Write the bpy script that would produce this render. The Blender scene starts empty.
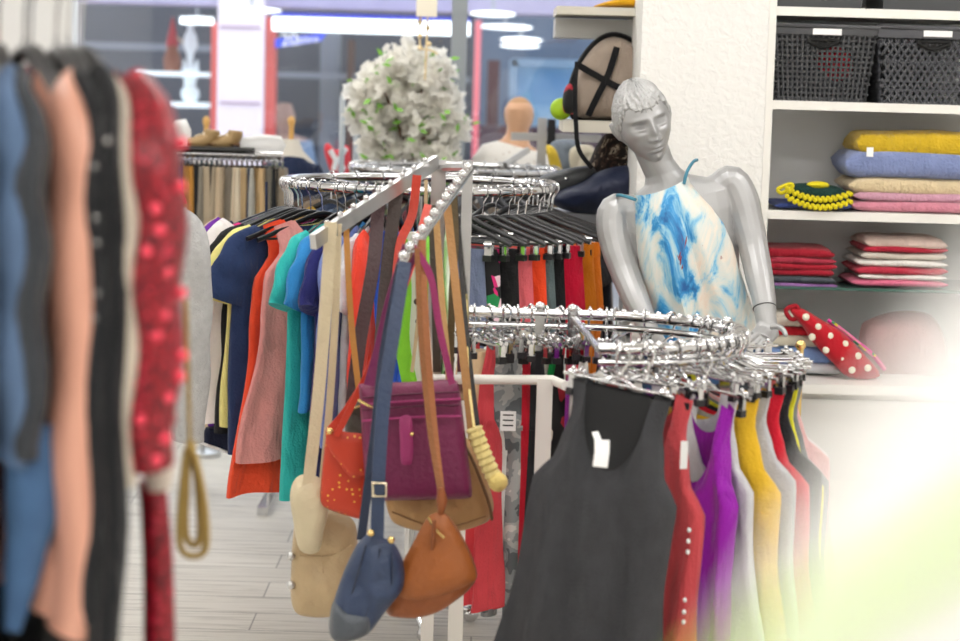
import bpy, math, random
from mathutils import Vector, Matrix, noise
random.seed(7)
PI = math.pi
R = math.radians
SC = bpy.context.scene
COL = SC.collection

# ---------------------------------------------------------------- camera
F = 2000.0
PITCH, ROLL = R(6.7), R(1.6)
CAMLOC = Vector((0, 0, 1.6))
CROT = Matrix.Rotation(PI/2 - PITCH, 3, 'X') @ Matrix.Rotation(ROLL, 3, 'Z')
cd = bpy.data.cameras.new('camera'); cam = bpy.data.objects.new('camera', cd); COL.objects.link(cam)
cam.matrix_world = Matrix.Translation(CAMLOC) @ CROT.to_4x4()
cd.sensor_width = 36; cd.lens = F/960*36; cd.clip_start = .02; cd.clip_end = 200
cd.dof.use_dof = True; cd.dof.focus_distance = 5.1; cd.dof.aperture_fstop = 3.3
SC.camera = cam
SC.view_settings.view_transform = 'Standard'; SC.view_settings.look = 'None'
SC.view_settings.gamma = 1; SC.view_settings.exposure = 0.4

def P(px, py, Y):
    d = CROT @ Vector(((px-480)/F, -(py-320.5)/F, -1))
    return CAMLOC + d*(Y/d.y)

# ---------------------------------------------------------------- materials
MATS = {}
def newmat(name):
    m = bpy.data.materials.new(name); m.use_nodes = True
    nt = m.node_tree; b = nt.nodes['Principled BSDF']
    return m, nt, b
def mat(name, col, rough=.5, metal=0, bump=0, bscale=200, var=0, vscale=8, spec=.5, emit=0, sheen=0, trans=0):
    if name in MATS: return MATS[name]
    m, nt, b = newmat(name)
    c = (*col, 1)
    b.inputs['Base Color'].default_value = c
    b.inputs['Roughness'].default_value = rough
    b.inputs['Metallic'].default_value = metal
    b.inputs['Specular IOR Level'].default_value = spec
    if sheen: b.inputs['Sheen Weight'].default_value = sheen
    if emit:
        b.inputs['Emission Color'].default_value = c; b.inputs['Emission Strength'].default_value = emit
    tc = nt.nodes.new('ShaderNodeTexCoord')
    if var:
        n = nt.nodes.new('ShaderNodeTexNoise'); n.inputs['Scale'].default_value = vscale; n.inputs['Detail'].default_value = 6
        nt.links.new(tc.outputs['Object'], n.inputs['Vector'])
        mx = nt.nodes.new('ShaderNodeMix'); mx.data_type = 'RGBA'
        mx.inputs[6].default_value = (*[max(0, x*(1-var)) for x in col], 1)
        mx.inputs[7].default_value = (*[min(1, x*(1+var)+var*.03) for x in col], 1)
        nt.links.new(n.outputs['Fac'], mx.inputs[0]); nt.links.new(mx.outputs[2], b.inputs['Base Color'])
    if bump:
        n = nt.nodes.new('ShaderNodeTexNoise'); n.inputs['Scale'].default_value = bscale; n.inputs['Detail'].default_value = 4
        nt.links.new(tc.outputs['Object'], n.inputs['Vector'])
        bp = nt.nodes.new('ShaderNodeBump'); bp.inputs['Strength'].default_value = bump; bp.inputs['Distance'].default_value = .01
        nt.links.new(n.outputs['Fac'], bp.inputs['Height']); nt.links.new(bp.outputs['Normal'], b.inputs['Normal'])
        if sheen:
            mp = nt.nodes.new('ShaderNodeMapping'); mp.inputs['Scale'].default_value = (1.6, 1.6, .55); nt.links.new(tc.outputs['Object'], mp.inputs[0])
            n2 = nt.nodes.new('ShaderNodeTexNoise'); n2.inputs['Scale'].default_value = 11; n2.inputs['Detail'].default_value = 2; n2.inputs['Distortion'].default_value = .8
            nt.links.new(mp.outputs[0], n2.inputs['Vector'])
            b2 = nt.nodes.new('ShaderNodeBump'); b2.inputs['Strength'].default_value = .6; b2.inputs['Distance'].default_value = .03
            nt.links.new(n2.outputs['Fac'], b2.inputs['Height']); nt.links.new(bp.outputs['Normal'], b2.inputs['Normal']); nt.links.new(b2.outputs['Normal'], b.inputs['Normal'])
    MATS[name] = m
    return m
def lin(h):
    h = h.lstrip('#'); v = [int(h[i:i+2], 16)/255 for i in (0, 2, 4)]
    return tuple(x/12.92 if x <= .04045 else ((x+.055)/1.055)**2.4 for x in v)
def fab(h, rough=.88, var=.18):
    return mat('fabric_'+h.lstrip('#'), lin(h), rough, 0, .35, 160, var, 14, .25, sheen=.15)
def leather(h): return mat('leather_'+h.lstrip('#'), lin(h), .45, 0, .3, 90, .15, 10)
CHROME = mat('chrome', (.66, .66, .67), .10, 1)
STEEL = mat('brushed_steel', (.6, .6, .6), .3, 1)
BLACKP = mat('black_plastic', (.012, .012, .014), .3)
GOLD = mat('brass', (.85, .62, .25), .2, 1)
WHITEP = mat('white_paint', (.86, .84, .79), .4)
PAPER = mat('white_paper', (.92, .92, .92), .7)

def nodes_ramp(nt, src, stops):
    r = nt.nodes.new('ShaderNodeValToRGB')
    el = r.color_ramp.elements
    while len(el) < len(stops): el.new(.5)
    for e, (p, c) in zip(el, stops): e.position = p; e.color = (*c, 1)
    nt.links.new(src, r.inputs[0]); return r
def pattern(name, stops, scale=12, kind='noise', rough=.8, interp='CONSTANT', stretch=(1, 1, 1), dist=0):
    if name in MATS: return MATS[name]
    m, nt, b = newmat(name); b.inputs['Roughness'].default_value = rough
    tc = nt.nodes.new('ShaderNodeTexCoord'); mp = nt.nodes.new('ShaderNodeMapping'); mp.inputs['Scale'].default_value = stretch
    nt.links.new(tc.outputs['Object'], mp.inputs[0])
    if kind == 'noise':
        n = nt.nodes.new('ShaderNodeTexNoise'); n.inputs['Scale'].default_value = scale; n.inputs['Detail'].default_value = 3; n.inputs['Distortion'].default_value = dist; out = n.outputs['Fac']
    elif kind == 'dots':
        n = nt.nodes.new('ShaderNodeTexVoronoi'); n.inputs['Scale'].default_value = scale; n.inputs['Randomness'].default_value = .5; out = n.outputs['Distance']
    elif kind == 'cells':
        n = nt.nodes.new('ShaderNodeTexVoronoi'); n.inputs['Scale'].default_value = scale; out = n.outputs['Color']
        nt.links.new(mp.outputs[0], n.inputs['Vector'])
        s = nt.nodes.new('ShaderNodeSeparateColor'); nt.links.new(out, s.inputs[0]); out = s.outputs[0]
    else:
        n = nt.nodes.new('ShaderNodeTexWave'); n.inputs['Scale'].default_value = scale; n.inputs['Distortion'].default_value = dist; n.bands_direction = 'Z'; out = n.outputs['Fac']
    nt.links.new(mp.outputs[0], n.inputs['Vector'])
    r = nodes_ramp(nt, out, stops); r.color_ramp.interpolation = interp
    nt.links.new(r.outputs[0], b.inputs['Base Color'])
    MATS[name] = m
    return m

# ---------------------------------------------------------------- mesh kit
class MB:
    def __init__(s): s.v = []; s.f = []; s.mi = []; s.cur = 0
    def add(s, V, Fc, M=None):
        o = len(s.v)
        s.v += [tuple(M @ Vector(p)) if M else tuple(p) for p in V]
        s.f += [tuple(i+o for i in f) for f in Fc]; s.mi += [s.cur]*len(Fc)
        return s
    def box(s, c, sz, M=None, taper=1.0):
        x, y, z = [k/2 for k in sz]
        V = []
        for dz in (-1, 1):
            t = taper if dz < 0 else 1
            for dx, dy in ((-1, -1), (1, -1), (1, 1), (-1, 1)):
                V.append((c[0]+dx*x*t, c[1]+dy*y*t, c[2]+dz*z))
        return s.add(V, [(3, 2, 1, 0), (4, 5, 6, 7), (0, 1, 5, 4), (1, 2, 6, 5), (2, 3, 7, 6), (3, 0, 4, 7)], M)
    def loft(s, rings, caps=True, closed=False, M=None):
        n = len(rings[0]); V = [p for r in rings for p in r]; Fc = []
        m = len(rings)
        for i in range(m if closed else m-1):
            j = (i+1) % m
            for k in range(n):
                l = (k+1) % n
                Fc.append((i*n+k, i*n+l, j*n+l, j*n+k))
        if caps and not closed:
            Fc.append(tuple(range(n-1, -1, -1))); Fc.append(tuple((m-1)*n+k for k in range(n)))
        return s.add(V, Fc, M)
    def tube(s, pts, r, n=8, closed=False, M=None, flat=None, up=None, caps=True):
        pts = [Vector(p) for p in pts]; m = len(pts)
        rs = r if isinstance(r, (list, tuple)) else [r]*m
        fl = flat if isinstance(flat, (list, tuple)) else [flat]*m
        rings = []; prev = None
        for i, p in enumerate(pts):
            a = pts[(i-1) % m] if (closed or i > 0) else p
            b = pts[(i+1) % m] if (closed or i < m-1) else p
            t = (b-a).normalized()
            if up is not None:
                N = Vector(up); N = (N - t*N.dot(t)); N = N.normalized() if N.length > 1e-4 else t.orthogonal().normalized()
            elif prev is None: N = t.orthogonal().normalized()
            else:
                N = prev - t*prev.dot(t); N = N.normalized() if N.length > 1e-5 else t.orthogonal().normalized()
            prev = N; B = t.cross(N)
            rb = fl[i] if fl[i] is not None else rs[i]
            rings.append([p + B*(rs[i]*math.cos(2*PI*k/n)) + N*(rb*math.sin(2*PI*k/n)) for k in range(n)])
        return s.loft(rings, caps, closed, M)
    def lathe(s, prof, n=20, M=None, sx=1, sy=1):
        rings = [[(r*math.cos(2*PI*k/n)*sx, r*math.sin(2*PI*k/n)*sy, z) for k in range(n)] for r, z in prof]
        return s.loft(rings, True, False, M)
    def sphere(s, c, r, n=12, M=None):
        if not isinstance(r, (tuple, list)): r = (r, r, r)
        rings = []
        for i in range(n//2+1):
            a = PI*i/(n//2); q = max(math.sin(a), .02)
            rings.append([(c[0]+r[0]*q*math.cos(2*PI*k/n), c[1]+r[1]*q*math.sin(2*PI*k/n), c[2]-r[2]*math.cos(a)) for k in range(n)])
        return s.loft(rings, True, False, M)
    def ribbon(s, pts, w, t, side=(1, 0, 0), M=None):   # flat strap, width along side
        pts = [Vector(p) for p in pts]; rings = []
        for i, p in enumerate(pts):
            a = pts[max(i-1, 0)]; b = pts[min(i+1, len(pts)-1)]; d = (b-a).normalized()
            S = Vector(side); S = (S-d*S.dot(d)).normalized(); N = d.cross(S)
            ww = w[i] if isinstance(w, (list, tuple)) else w
            rings.append([p-S*ww/2-N*t/2, p+S*ww/2-N*t/2, p+S*ww/2+N*t/2, p-S*ww/2+N*t/2])
        return s.loft(rings, True, False, M)
    def mesh(s, name, mats, smooth=True, ang=45):
        me = bpy.data.meshes.new(name); me.from_pydata(s.v, [], s.f)
        for m in (mats if isinstance(mats, (list, tuple)) else [mats]): me.materials.append(m)
        me.polygons.foreach_set('material_index', s.mi)
        if smooth:
            me.polygons.foreach_set('use_smooth', [True]*len(me.polygons))
            try: me.set_sharp_from_angle(angle=R(ang))
            except Exception: pass
        me.update(); return me
    def obj(s, name, mats, parent=None, loc=None, smooth=True, ang=45, yaw=0):
        o = bpy.data.objects.new(name, s.mesh(name, mats, smooth, ang)); COL.objects.link(o)
        if parent: o.parent = parent
        if loc is not None: o.location = loc
        if yaw: o.rotation_euler.z = yaw
        return o
def tag(o, label, cat, group=None, kind=None):
    if label: o['label'] = label
    if cat: o['category'] = cat
    if group: o['group'] = group
    if kind: o['kind'] = kind
    return o
def empty(name, loc, label=None, cat=None, group=None, yaw=0):
    o = bpy.data.objects.new(name, None); COL.objects.link(o); o.location = loc; o.rotation_euler.z = yaw; o.empty_display_size = .05
    return tag(o, label, cat, group)
def struct(o): o['kind'] = 'structure'; return o
def copy_tree(o, parent=None):
    c = o.copy(); COL.objects.link(c)
    if parent: c.parent = parent
    for ch in list(o.children): copy_tree(ch, c)
    return c
def spline(pts, k=6):
    pts = [Vector(p) for p in pts]; out = []
    for i in range(len(pts)-1):
        p0 = pts[max(i-1, 0)]; p1 = pts[i]; p2 = pts[i+1]; p3 = pts[min(i+2, len(pts)-1)]
        for j in range(k):
            t = j/k
            out.append(.5*((2*p1)+(p2-p0)*t+(2*p0-5*p1+4*p2-p3)*t*t+(3*p1-p0-3*p2+p3)*t**3))
    out.append(pts[-1]); return out
def cspline(pts, k=5):
    pts = [Vector(p) for p in pts]; n = len(pts); out = []
    for i in range(n):
        p0, p1, p2, p3 = pts[(i-1) % n], pts[i], pts[(i+1) % n], pts[(i+2) % n]
        for j in range(k):
            t = j/k
            out.append(.5*((2*p1)+(p2-p0)*t+(2*p0-5*p1+4*p2-p3)*t*t+(3*p1-p0-3*p2+p3)*t**3))
    return out
def text_mesh(body, size, m, name='lettering', ext=.001):
    cu = bpy.data.curves.new(name, 'FONT'); cu.body = body; cu.size = size; cu.extrude = ext; cu.align_x = 'CENTER'; cu.align_y = 'CENTER'
    to = bpy.data.objects.new(name, cu); COL.objects.link(to)
    dg = bpy.context.evaluated_depsgraph_get(); me = bpy.data.meshes.new_from_object(to.evaluated_get(dg))
    bpy.data.objects.remove(to); me.materials.clear(); me.materials.append(m)
    o = bpy.data.objects.new(name, me); COL.objects.link(o); return o

def chaikin(pts, it=3):
    for _ in range(it):
        q = []
        for i in range(len(pts)):
            a, b = pts[i], pts[(i+1) % len(pts)]; q += [a*.82+b*.18, a*.18+b*.82] if _ == 0 else [a*.75+b*.25, a*.25+b*.75]
        pts = q
    return pts
def puff(mb, outline, Y, thick, origin, k=4, rings=7, wrinkle=.0, seed=0, flatness=.5, crisp=False):
    """puffed volume whose silhouette is the outline (pixels at depth Y); origin in world"""
    pts = [P(x, y, Y)-origin for x, y in outline]
    pts = chaikin(pts) if crisp else cspline(pts, k)
    c = sum(pts, Vector())/len(pts)
    RR = []
    for sgn in (-1, 1):
        L = [(1-i/rings) for i in range(rings)] if sgn > 0 else [(i+1)/rings for i in range(rings)]
        for q in L:
            if sgn > 0 and q == 1: continue
            d = thick/2*(1-q**(1/flatness*1.5))**flatness if q < 1 else 0
            ring = []
            for p in pts:
                v = c+(p-c)*q
                w = (noise.noise(Vector((v.x*14+seed, v.z*14, sgn*3)))+.45*noise.noise(Vector((v.x*45+seed, v.z*30, sgn*3))))*wrinkle*(1-q**4)
                ring.append((v.x, v.y+sgn*(d+w), v.z))
            RR.append(ring)
    return mb.loft(RR, True)

# ---------------------------------------------------------------- garments
def lerpt(tab, t):
    for (a, x), (b, y) in zip(tab, tab[1:]):
        if t <= b:
            u = (t-a)/(b-a) if b > a else 0; u = u*u*(3-2*u); return x+(y-x)*u
    return tab[-1][1]
def cloth_body(mb, L, wt, neck=.45, dip=(.09, .03), slope=.05, dt=((0, .010), (.2, .03), (1, .035)), fold=.012, k=3, seed=0, nu=56, nv=26, hem=.006):
    rings = []
    for j in range(nv+1):
        t = j/nv; ring = []
        w = lerpt(wt, t); d = lerpt(dt, t)
        for i in range(nu):
            a = 2*PI*i/nu; s = math.cos(a); sd = math.sin(a)
            fr = sd < 0
            s2 = math.copysign(abs(s)**.8, s)
            if abs(s2) > neck: zt = -slope*(abs(s2)-neck)/(1-neck)
            else: zt = -(dip[0] if fr else dip[1])*math.sqrt(max(0, 1-(s2/neck)**2))
            x = s2*w; y = math.copysign(abs(sd)**.6, sd)*d
            y += fold*t**.7*math.sin(k*PI*s2+seed*1.7+.8*math.sin(t*3+seed)) + fold*.6*t*noise.noise(Vector((x*9, t*5, seed*3.1)))
            x += .006*math.sin(t*7+seed)*t
            z = zt*(1-t)**1.5 - L*t - hem*t*math.sin(2.3*s2*PI+seed)
            ring.append((x, y, z))
        rings.append(ring)
    mb.loft(rings, False)
def sleeve_mb(pts, ra, rb, M=None, seed=0):
    mb = MB(); p = spline([(x, 0, z) for x, z in pts], 6); n = len(p)
    A = [lerpt([(i/(len(ra)-1), r) for i, r in enumerate(ra)], j/(n-1)) for j in range(n)]
    A = [a*(1+.018*math.sin(j*1.3+seed)) for j, a in enumerate(A)]
    B = [lerpt([(i/(len(rb)-1), r) for i, r in enumerate(rb)], j/(n-1)) for j in range(n)]
    q = [Vector((v.x, v.y+.004*math.sin(j*.9+seed), v.z)) for j, v in enumerate(p)]
    mb.tube(q, A, 20, flat=B, up=(0, 1, 0)); return mb
TEE = dict(w=[(0, .19), (.08, .2), (.22, .215), (1, .225)], sl=.055)
def garment(kind, name, cat, label, loc, yaw, m, L=.62, group=None, m2=None, seed=None, drop=-.10, scale=1, fold=.012, thick=1, tilt=0, front=None, slen=None):
    seed = random.random()*20 if seed is None else seed
    loc = Vector(loc)+Vector((0, 0, drop))
    dt = ((0, .012*thick), (.2, .03*thick), (1, .036*thick))
    if kind in ('tee', 'long', 'jacket'):
        root = empty(name, loc, label, cat, group, yaw)
        b = MB(); cloth_body(b, L, TEE['w'], .42, (.10, .025), .055, dt, fold, 3, seed)
        b.obj('body', m, root)
        for sg in (1, -1):
            if kind == 'tee': s = sleeve_mb([(.125, -.055), (.175, -.10), (.215, -.165), (.235, -.225)], [.045, .07, .074, .072], [.018, .028, .026, .022], seed=seed+sg)
            else:
                Ls = slen or {'long': .58, 'jacket': .60}[kind]; g = 1.0 if kind == 'long' else 1.15
                s = sleeve_mb([(.16, -.045), (.205, -.11), (.222, -.06-(Ls-.06)*.36), (.225, -.06-(Ls-.06)*.68), (.218, -Ls)], [.06*g, .075*g, .066*g, .058*g, .05*g], [.02*thick, .034*thick, .032*thick, .03*thick, .026*thick], seed=seed+sg)
            if sg < 0:
                s.v = [(-x, y, z) for x, y, z in s.v]; s.f = [tuple(reversed(f)) for f in s.f]
            so = s.obj('sleeve', m, root)
            if m2:
                c = MB(); zz = -.225 if kind == 'tee' else -Ls; xx = .235 if kind == 'tee' else .218
                rr = .074 if kind == 'tee' else .054*g
                c.tube([(sg*(xx-.004), 0, zz+.012), (sg*xx, 0, zz-.003)], rr, 20, flat=.028*thick, up=(0, 1, 0))
                c.obj('cuff', m2, so)
    elif kind == 'tank':
        b = MB(); cloth_body(b, L, [(0, .135), (.1, .125), (.24, .145), (.36, .20), (.6, .20), (1, .235)], .66, (.17, .07), .012, dt, fold, 3, seed)
        root = b.obj(name, m, loc=loc, yaw=yaw); tag(root, label, cat, group)
        if m2:
            e = MB(); cloth_body(e, L*.02, [(0, .139), (1, .139)], .66, (.17, .07), .012, ((0, .014*thick), (1, .014*thick)), 0, 3, seed, nv=1, hem=0); e.obj('neck_binding', m2, root)
    elif kind == 'dress':
        b = MB(); cloth_body(b, L, [(0, .15), (.1, .13), (.22, .18), (.4, .19), (1, .25)], .55, (.14, .05), .02, dt, fold*1.3, 4, seed)
        root = b.obj(name, m, loc=loc, yaw=yaw); tag(root, label, cat, group)
    elif kind in ('trousers', 'shorts'):
        b = MB(); hw = .165*scale; ca = min(.24, L*.55)
        def el(cx, w, d, z): return [(cx+w*math.cos(2*PI*k/24), d*math.sin(2*PI*k/24)+.006*math.sin(3*(cx+w*math.cos(2*PI*k/24))*20+seed), z) for k in range(24)]
        b.loft([el(0, hw, .018, 0), el(0, hw*1.03, .03, -.05), el(0, hw*1.12, .036, -ca*.7), el(0, hw*1.12, .03, -ca)], True)
        w0, w1 = hw*.58, hw*(.50 if kind == 'shorts' else .36)
        for sg in (-1, 1):
            rr = []
            for j in range(9):
                t = j/8; rr.append(el(sg*(hw*.56)*(1-.08*t), w0+(w1-w0)*t, .03-.004*t, -ca*.75-(L-ca*.75)*t))
            b.loft(rr, True)
        root = b.obj(name, m, loc=loc, yaw=yaw); tag(root, label, cat, group)
        wb = MB(); wb.loft([el(0, hw*1.015, .021, .003), el(0, hw*1.03, .026, -.035)], True); wb.obj('waistband', m2 or m, root)
    if tilt: root.rotation_euler.y = tilt
    return root

def hook_pts(drop):
    return [(0.018*math.cos(a), 0, .018*math.sin(a)-.012) for a in [R(200-12*i) for i in range(20)]] + [(.004, 0, -.04), (0, 0, -drop)]
def make_hanger(style):
    if style == 'shirt':
        root = empty('clothes_hanger', (0, 0, 0)); b = MB()
        b.tube(spline([(-.20, 0, -.155), (-.17, 0, -.145), (-.07, 0, -.105), (0, 0, -.085), (.07, 0, -.105), (.17, 0, -.145), (.20, 0, -.155)], 4), .006, 8, flat=.009)
        b.tube([(-.19, 0, -.152), (.19, 0, -.152)], .0035, 6); b.obj('hanger_body', BLACKP, root)
        h = MB(); h.tube(hook_pts(.09), .0022, 6); h.obj('hook', CHROME, root)
    elif style == 'trouser':
        root = empty('clip_hanger', (0, 0, 0)); b = MB()
        b.tube(spline([(-.19, 0, -.145), (-.15, 0, -.13), (-.06, 0, -.10), (0, 0, -.08), (.06, 0, -.10), (.15, 0, -.13), (.19, 0, -.145)], 4), .006, 8, flat=.008)
        b.tube([(-.17, 0, -.145), (.17, 0, -.145)], .003, 6); b.obj('hanger_body', BLACKP, root)
        h = MB(); h.tube(hook_pts(.085), .0022, 6); h.obj('hook', CHROME, root)
        for sg in (-1, 1):
            c = MB(); c.box((sg*.12, 0, -.16), (.022, .012, .045)); c.tube([(sg*.12-.012, 0, -.147), (sg*.12+.012, 0, -.147)], .009, 8); c.obj('clip', CHROME, root)
            d = MB(); d.box((sg*.12, 0, -.185), (.026, .022, .016)); d.obj('clip_pad', BLACKP, root)
    else:
        root = empty('clip_hanger', (0, 0, 0)); b = MB()
        b.tube([(-.15, 0, -.065), (.15, 0, -.065)], .0035, 8)
        b.tube(spline([(-.05, 0, -.065), (0, 0, -.05), (.05, 0, -.065)], 4), .003, 6); b.obj('hanger_bar', CHROME, root)
        h = MB(); h.tube(hook_pts(.055), .003, 6); h.sphere((0, 0, -.045), .006, 8); h.obj('hook', CHROME, root)
        for sg in (-1, 1):
            c = MB(); c.box((sg*.125, 0, -.078), (.016, .010, .03)); c.tube([(sg*.125-.009, -.006, -.06), (sg*.125+.009, -.006, -.06)], .005, 8)
            c.tube([(sg*.125-.009, .006, -.06), (sg*.125+.009, .006, -.06)], .005, 8); c.sphere((sg*.125, -.004, -.052), .006, 8); c.obj('clip', CHROME, root)
            d = MB(); d.box((sg*.125, 0, -.098), (.018, .018, .014)); d.obj('clip_pad', BLACKP, root)
    return root
PROTO = {}
def hanger(style, loc, yaw, label, group, tilt=0):
    if style not in PROTO: PROTO[style] = make_hanger(style); o = PROTO[style]
    else: o = copy_tree(PROTO[style])
    o.location = loc; o.rotation_euler = (0, tilt, yaw)
    return tag(o, label, 'hanger', group)

def circle(c, r, z, n=64): return [(c[0]+r*math.cos(2*PI*i/n), c[1]+r*math.sin(2*PI*i/n), z) for i in range(n)]
def round_rack(c, r, z, label, posts=(), tr=.0125, second=False):
    root = empty('round_clothes_rack', (c.x, c.y, 0), label, 'clothes rack')
    b = MB(); b.tube(circle((0, 0), r, z), tr, 12, closed=True)
    if second:
        for k in range(44):
            a = 2*PI*k/44; b.sphere((r*math.cos(a), r*math.sin(a), z+tr*.6), .009, 8)
    b.obj('ring', CHROME, root)
    s = MB()
    for k in range(4):
        a = PI/4+k*PI/2; s.tube([(0, 0, z-.03), (r*math.cos(a), r*math.sin(a), z-.008)], .006, 8)
    s.obj('spokes', CHROME, root)
    p = MB(); p.tube([(0, 0, .08), (0, 0, z-.02)], .016, 12); p.obj('post', CHROME, root)
    for k in range(4):
        a = k*PI/2+.3; q = MB(); q.tube([(0, 0, .1), (r*.5*math.cos(a), r*.5*math.sin(a), .03)], .012, 8)
        q.sphere((r*.5*math.cos(a), r*.5*math.sin(a), .025), .025, 10); q.obj('foot', CHROME, root)
    for a in posts:
        q = MB(); a = R(a); q.box((r*math.cos(a), r*math.sin(a), z-.16), (.022, .022, .34)); q.tube([(r*math.cos(a), r*math.sin(a), z-.3), (0, 0, z-.45)], .008, 8)
        q.sphere((r*math.cos(a), r*math.sin(a), z+.012), .014, 8); q.obj('upright', CHROME, root)
    return root

# ================================================================= SETTING
def plaster():
    m, nt, b = newmat('white_rough_plaster'); b.inputs['Base Color'].default_value = (.86, .85, .82, 1); b.inputs['Roughness'].default_value = .8
    tc = nt.nodes.new('ShaderNodeTexCoord'); n = nt.nodes.new('ShaderNodeTexNoise'); n.inputs['Scale'].default_value = 42; n.inputs['Detail'].default_value = 5; n.inputs['Distortion'].default_value = .6
    nt.links.new(tc.outputs['Object'], n.inputs['Vector']); r = nodes_ramp(nt, n.outputs['Fac'], [(.38, (0, 0, 0)), (.62, (1, 1, 1))])
    bp = nt.nodes.new('ShaderNodeBump'); bp.inputs['Strength'].default_value = .35; bp.inputs['Distance'].default_value = .006
    nt.links.new(r.outputs[0], bp.inputs['Height']); nt.links.new(bp.outputs['Normal'], b.inputs['Normal']); return m
def woodfloor():
    m, nt, b = newmat('pale_grey_floorboards'); b.inputs['Roughness'].default_value = .45
    tc = nt.nodes.new('ShaderNodeTexCoord')
    br = nt.nodes.new('ShaderNodeTexBrick'); br.inputs['Scale'].default_value = 1; br.inputs['Brick Width'].default_value = 1.3; br.inputs['Row Height'].default_value = .19
    br.inputs['Mortar Size'].default_value = .0025; br.inputs['Color1'].default_value = (.80, .77, .71, 1); br.inputs['Color2'].default_value = (.72, .69, .63, 1); br.inputs['Mortar'].default_value = (.35, .33, .3, 1)
    nt.links.new(tc.outputs['Object'], br.inputs['Vector'])
    mp = nt.nodes.new('ShaderNodeMapping'); mp.inputs['Scale'].default_value = (1.6, 26, 1); nt.links.new(tc.outputs['Object'], mp.inputs[0])
    n = nt.nodes.new('ShaderNodeTexNoise'); n.inputs['Scale'].default_value = 2.2; n.inputs['Detail'].default_value = 8; n.inputs['Distortion'].default_value = .6; nt.links.new(mp.outputs[0], n.inputs['Vector'])
    r = nodes_ramp(nt, n.outputs['Fac'], [(.3, (.62, .60, .57)), (.5, (.95, .94, .92)), (.75, (1, 1, 1))])
    mx = nt.nodes.new('ShaderNodeMix'); mx.data_type = 'RGBA'; mx.blend_type = 'MULTIPLY'; mx.inputs[0].default_value = 1
    nt.links.new(br.outputs[0], mx.inputs[6]); nt.links.new(r.outputs[0], mx.inputs[7]); nt.links.new(mx.outputs[2], b.inputs['Base Color']); return m
PL = plaster(); WALL = mat('white_wall_paint', (.85, .84, .82), .8, bump=.1, bscale=60)
WY = 9.0
o = MB().box((0, 3.3, -.05), (7, 11.6, .1)).obj('floor', woodfloor(), smooth=False); struct(o)
o = MB().box((0, 3.3, 2.95), (7, 11.6, .1)).obj('ceiling', WALL, smooth=False); struct(o)
o = MB().box((-3.45, 3.3, 1.45), (.1, 11.4, 2.9)).obj('wall_left', WALL, smooth=False); struct(o)
o = MB().box((2.95, 2.3, 1.45), (.1, 9.4, 2.9)).obj('wall_right', WALL, smooth=False); struct(o)
o = MB().box((0, -2.45, 1.45), (7, .1, 2.9)).obj('wall_front', mat('taupe_wall', (.5, .49, .47), .8), smooth=False); struct(o)
xl = P(72, 40, WY).x
o = MB().box(((-3.4+xl)/2, WY+.06, 1.45), (xl+3.4, .16, 2.9)).obj('wall_back', WALL, smooth=False); struct(o)
# pillar beside the shelves
SY = 6.15
cx0, cx1 = P(641, 60, SY-.2).x, P(767, 60, SY-.2).x
o = MB().box(((cx0+cx1)/2, SY, 1.45), (cx1-cx0, .4, 2.9)).obj('wall_middle', PL, smooth=False); struct(o)
o = MB().box(((cx1+2.9)/2, SY+.36, 1.45), (2.9-cx1, .1, 2.9)).obj('wall_shelf', WALL, smooth=False); struct(o)
o = MB().box((cx1+.05, (SY+.35+WY)/2, 1.45), (.1, WY-SY-.5, 2.9)).obj('wall_side', WALL, smooth=False); struct(o)
# shop window
GL = bpy.data.materials.new('window_glass'); GL.use_nodes = True
nt = GL.node_tree; nt.nodes.clear(); om = nt.nodes.new('ShaderNodeOutputMaterial'); tr = nt.nodes.new('ShaderNodeBsdfTransparent'); gl = nt.nodes.new('ShaderNodeBsdfGlossy'); gl.inputs['Roughness'].default_value = .02
ms = nt.nodes.new('ShaderNodeMixShader'); ms.inputs[0].default_value = .07; tr.inputs[0].default_value = (.97, .98, .98, 1)
nt.links.new(tr.outputs[0], ms.inputs[1]); nt.links.new(gl.outputs[0], ms.inputs[2]); nt.links.new(ms.outputs[0], om.inputs[0])
win = empty('window_1', (0, WY, 0)); struct(win)
xr = cx1
FR = mat('grey_aluminium', (.33, .36, .38), .4, .3)
MB().box(((xl+xr)/2, .03, 1.6), (xr-xl, .01, 2.4)).obj('pane', GL, win, smooth=False)
MB().box((P(458, 80, WY).x, 0, 1.6), (.07, .08, 2.4)).obj('mullion', FR, win, smooth=False)
MB().box(((xl+xr)/2, 0, .36), (xr-xl, .12, .1)).box(((xl+xr)/2, 0, 2.83), (xr-xl, .12, .1)).obj('frame', FR, win, smooth=False)
o = MB().box(((xl+xr)/2, WY, .16), (xr-xl, .16, .32)).obj('trim_1', WALL, smooth=False); struct(o)

# lamps on the ceiling; one near the camera is added to brighten the white garment
LAMP = mat('lamp_diffuser', (1, .98, .95), .5, emit=11.5)
for i, (x, y) in enumerate([(-2.2, .6), (-.1, .6), (1.9, .6), (-2.2, 2.9), (0, 2.9), (1.9, 2.9), (-2.2, 5.0), (0, 4.9), (1.9, 4.9), (-2.2, 7.4), (-.4, 7.4), (-.1, -1.5), (.8, -.8), (1.9, -1.5), (-2.2, -1.5)]):
    e = empty('ceiling_lamp', (x, y, 2.9), 'long white strip lamp on the ceiling out of view', 'lamp', 'ceiling strip lamps')
    MB().box((0, 0, -.03), (1.3, .34, .06)).obj('housing', WHITEP, e, smooth=False)
    MB().box((0, 0, -.066), (1.2, .28, .01)).obj('diffuser', LAMP, e, smooth=False)

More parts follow.
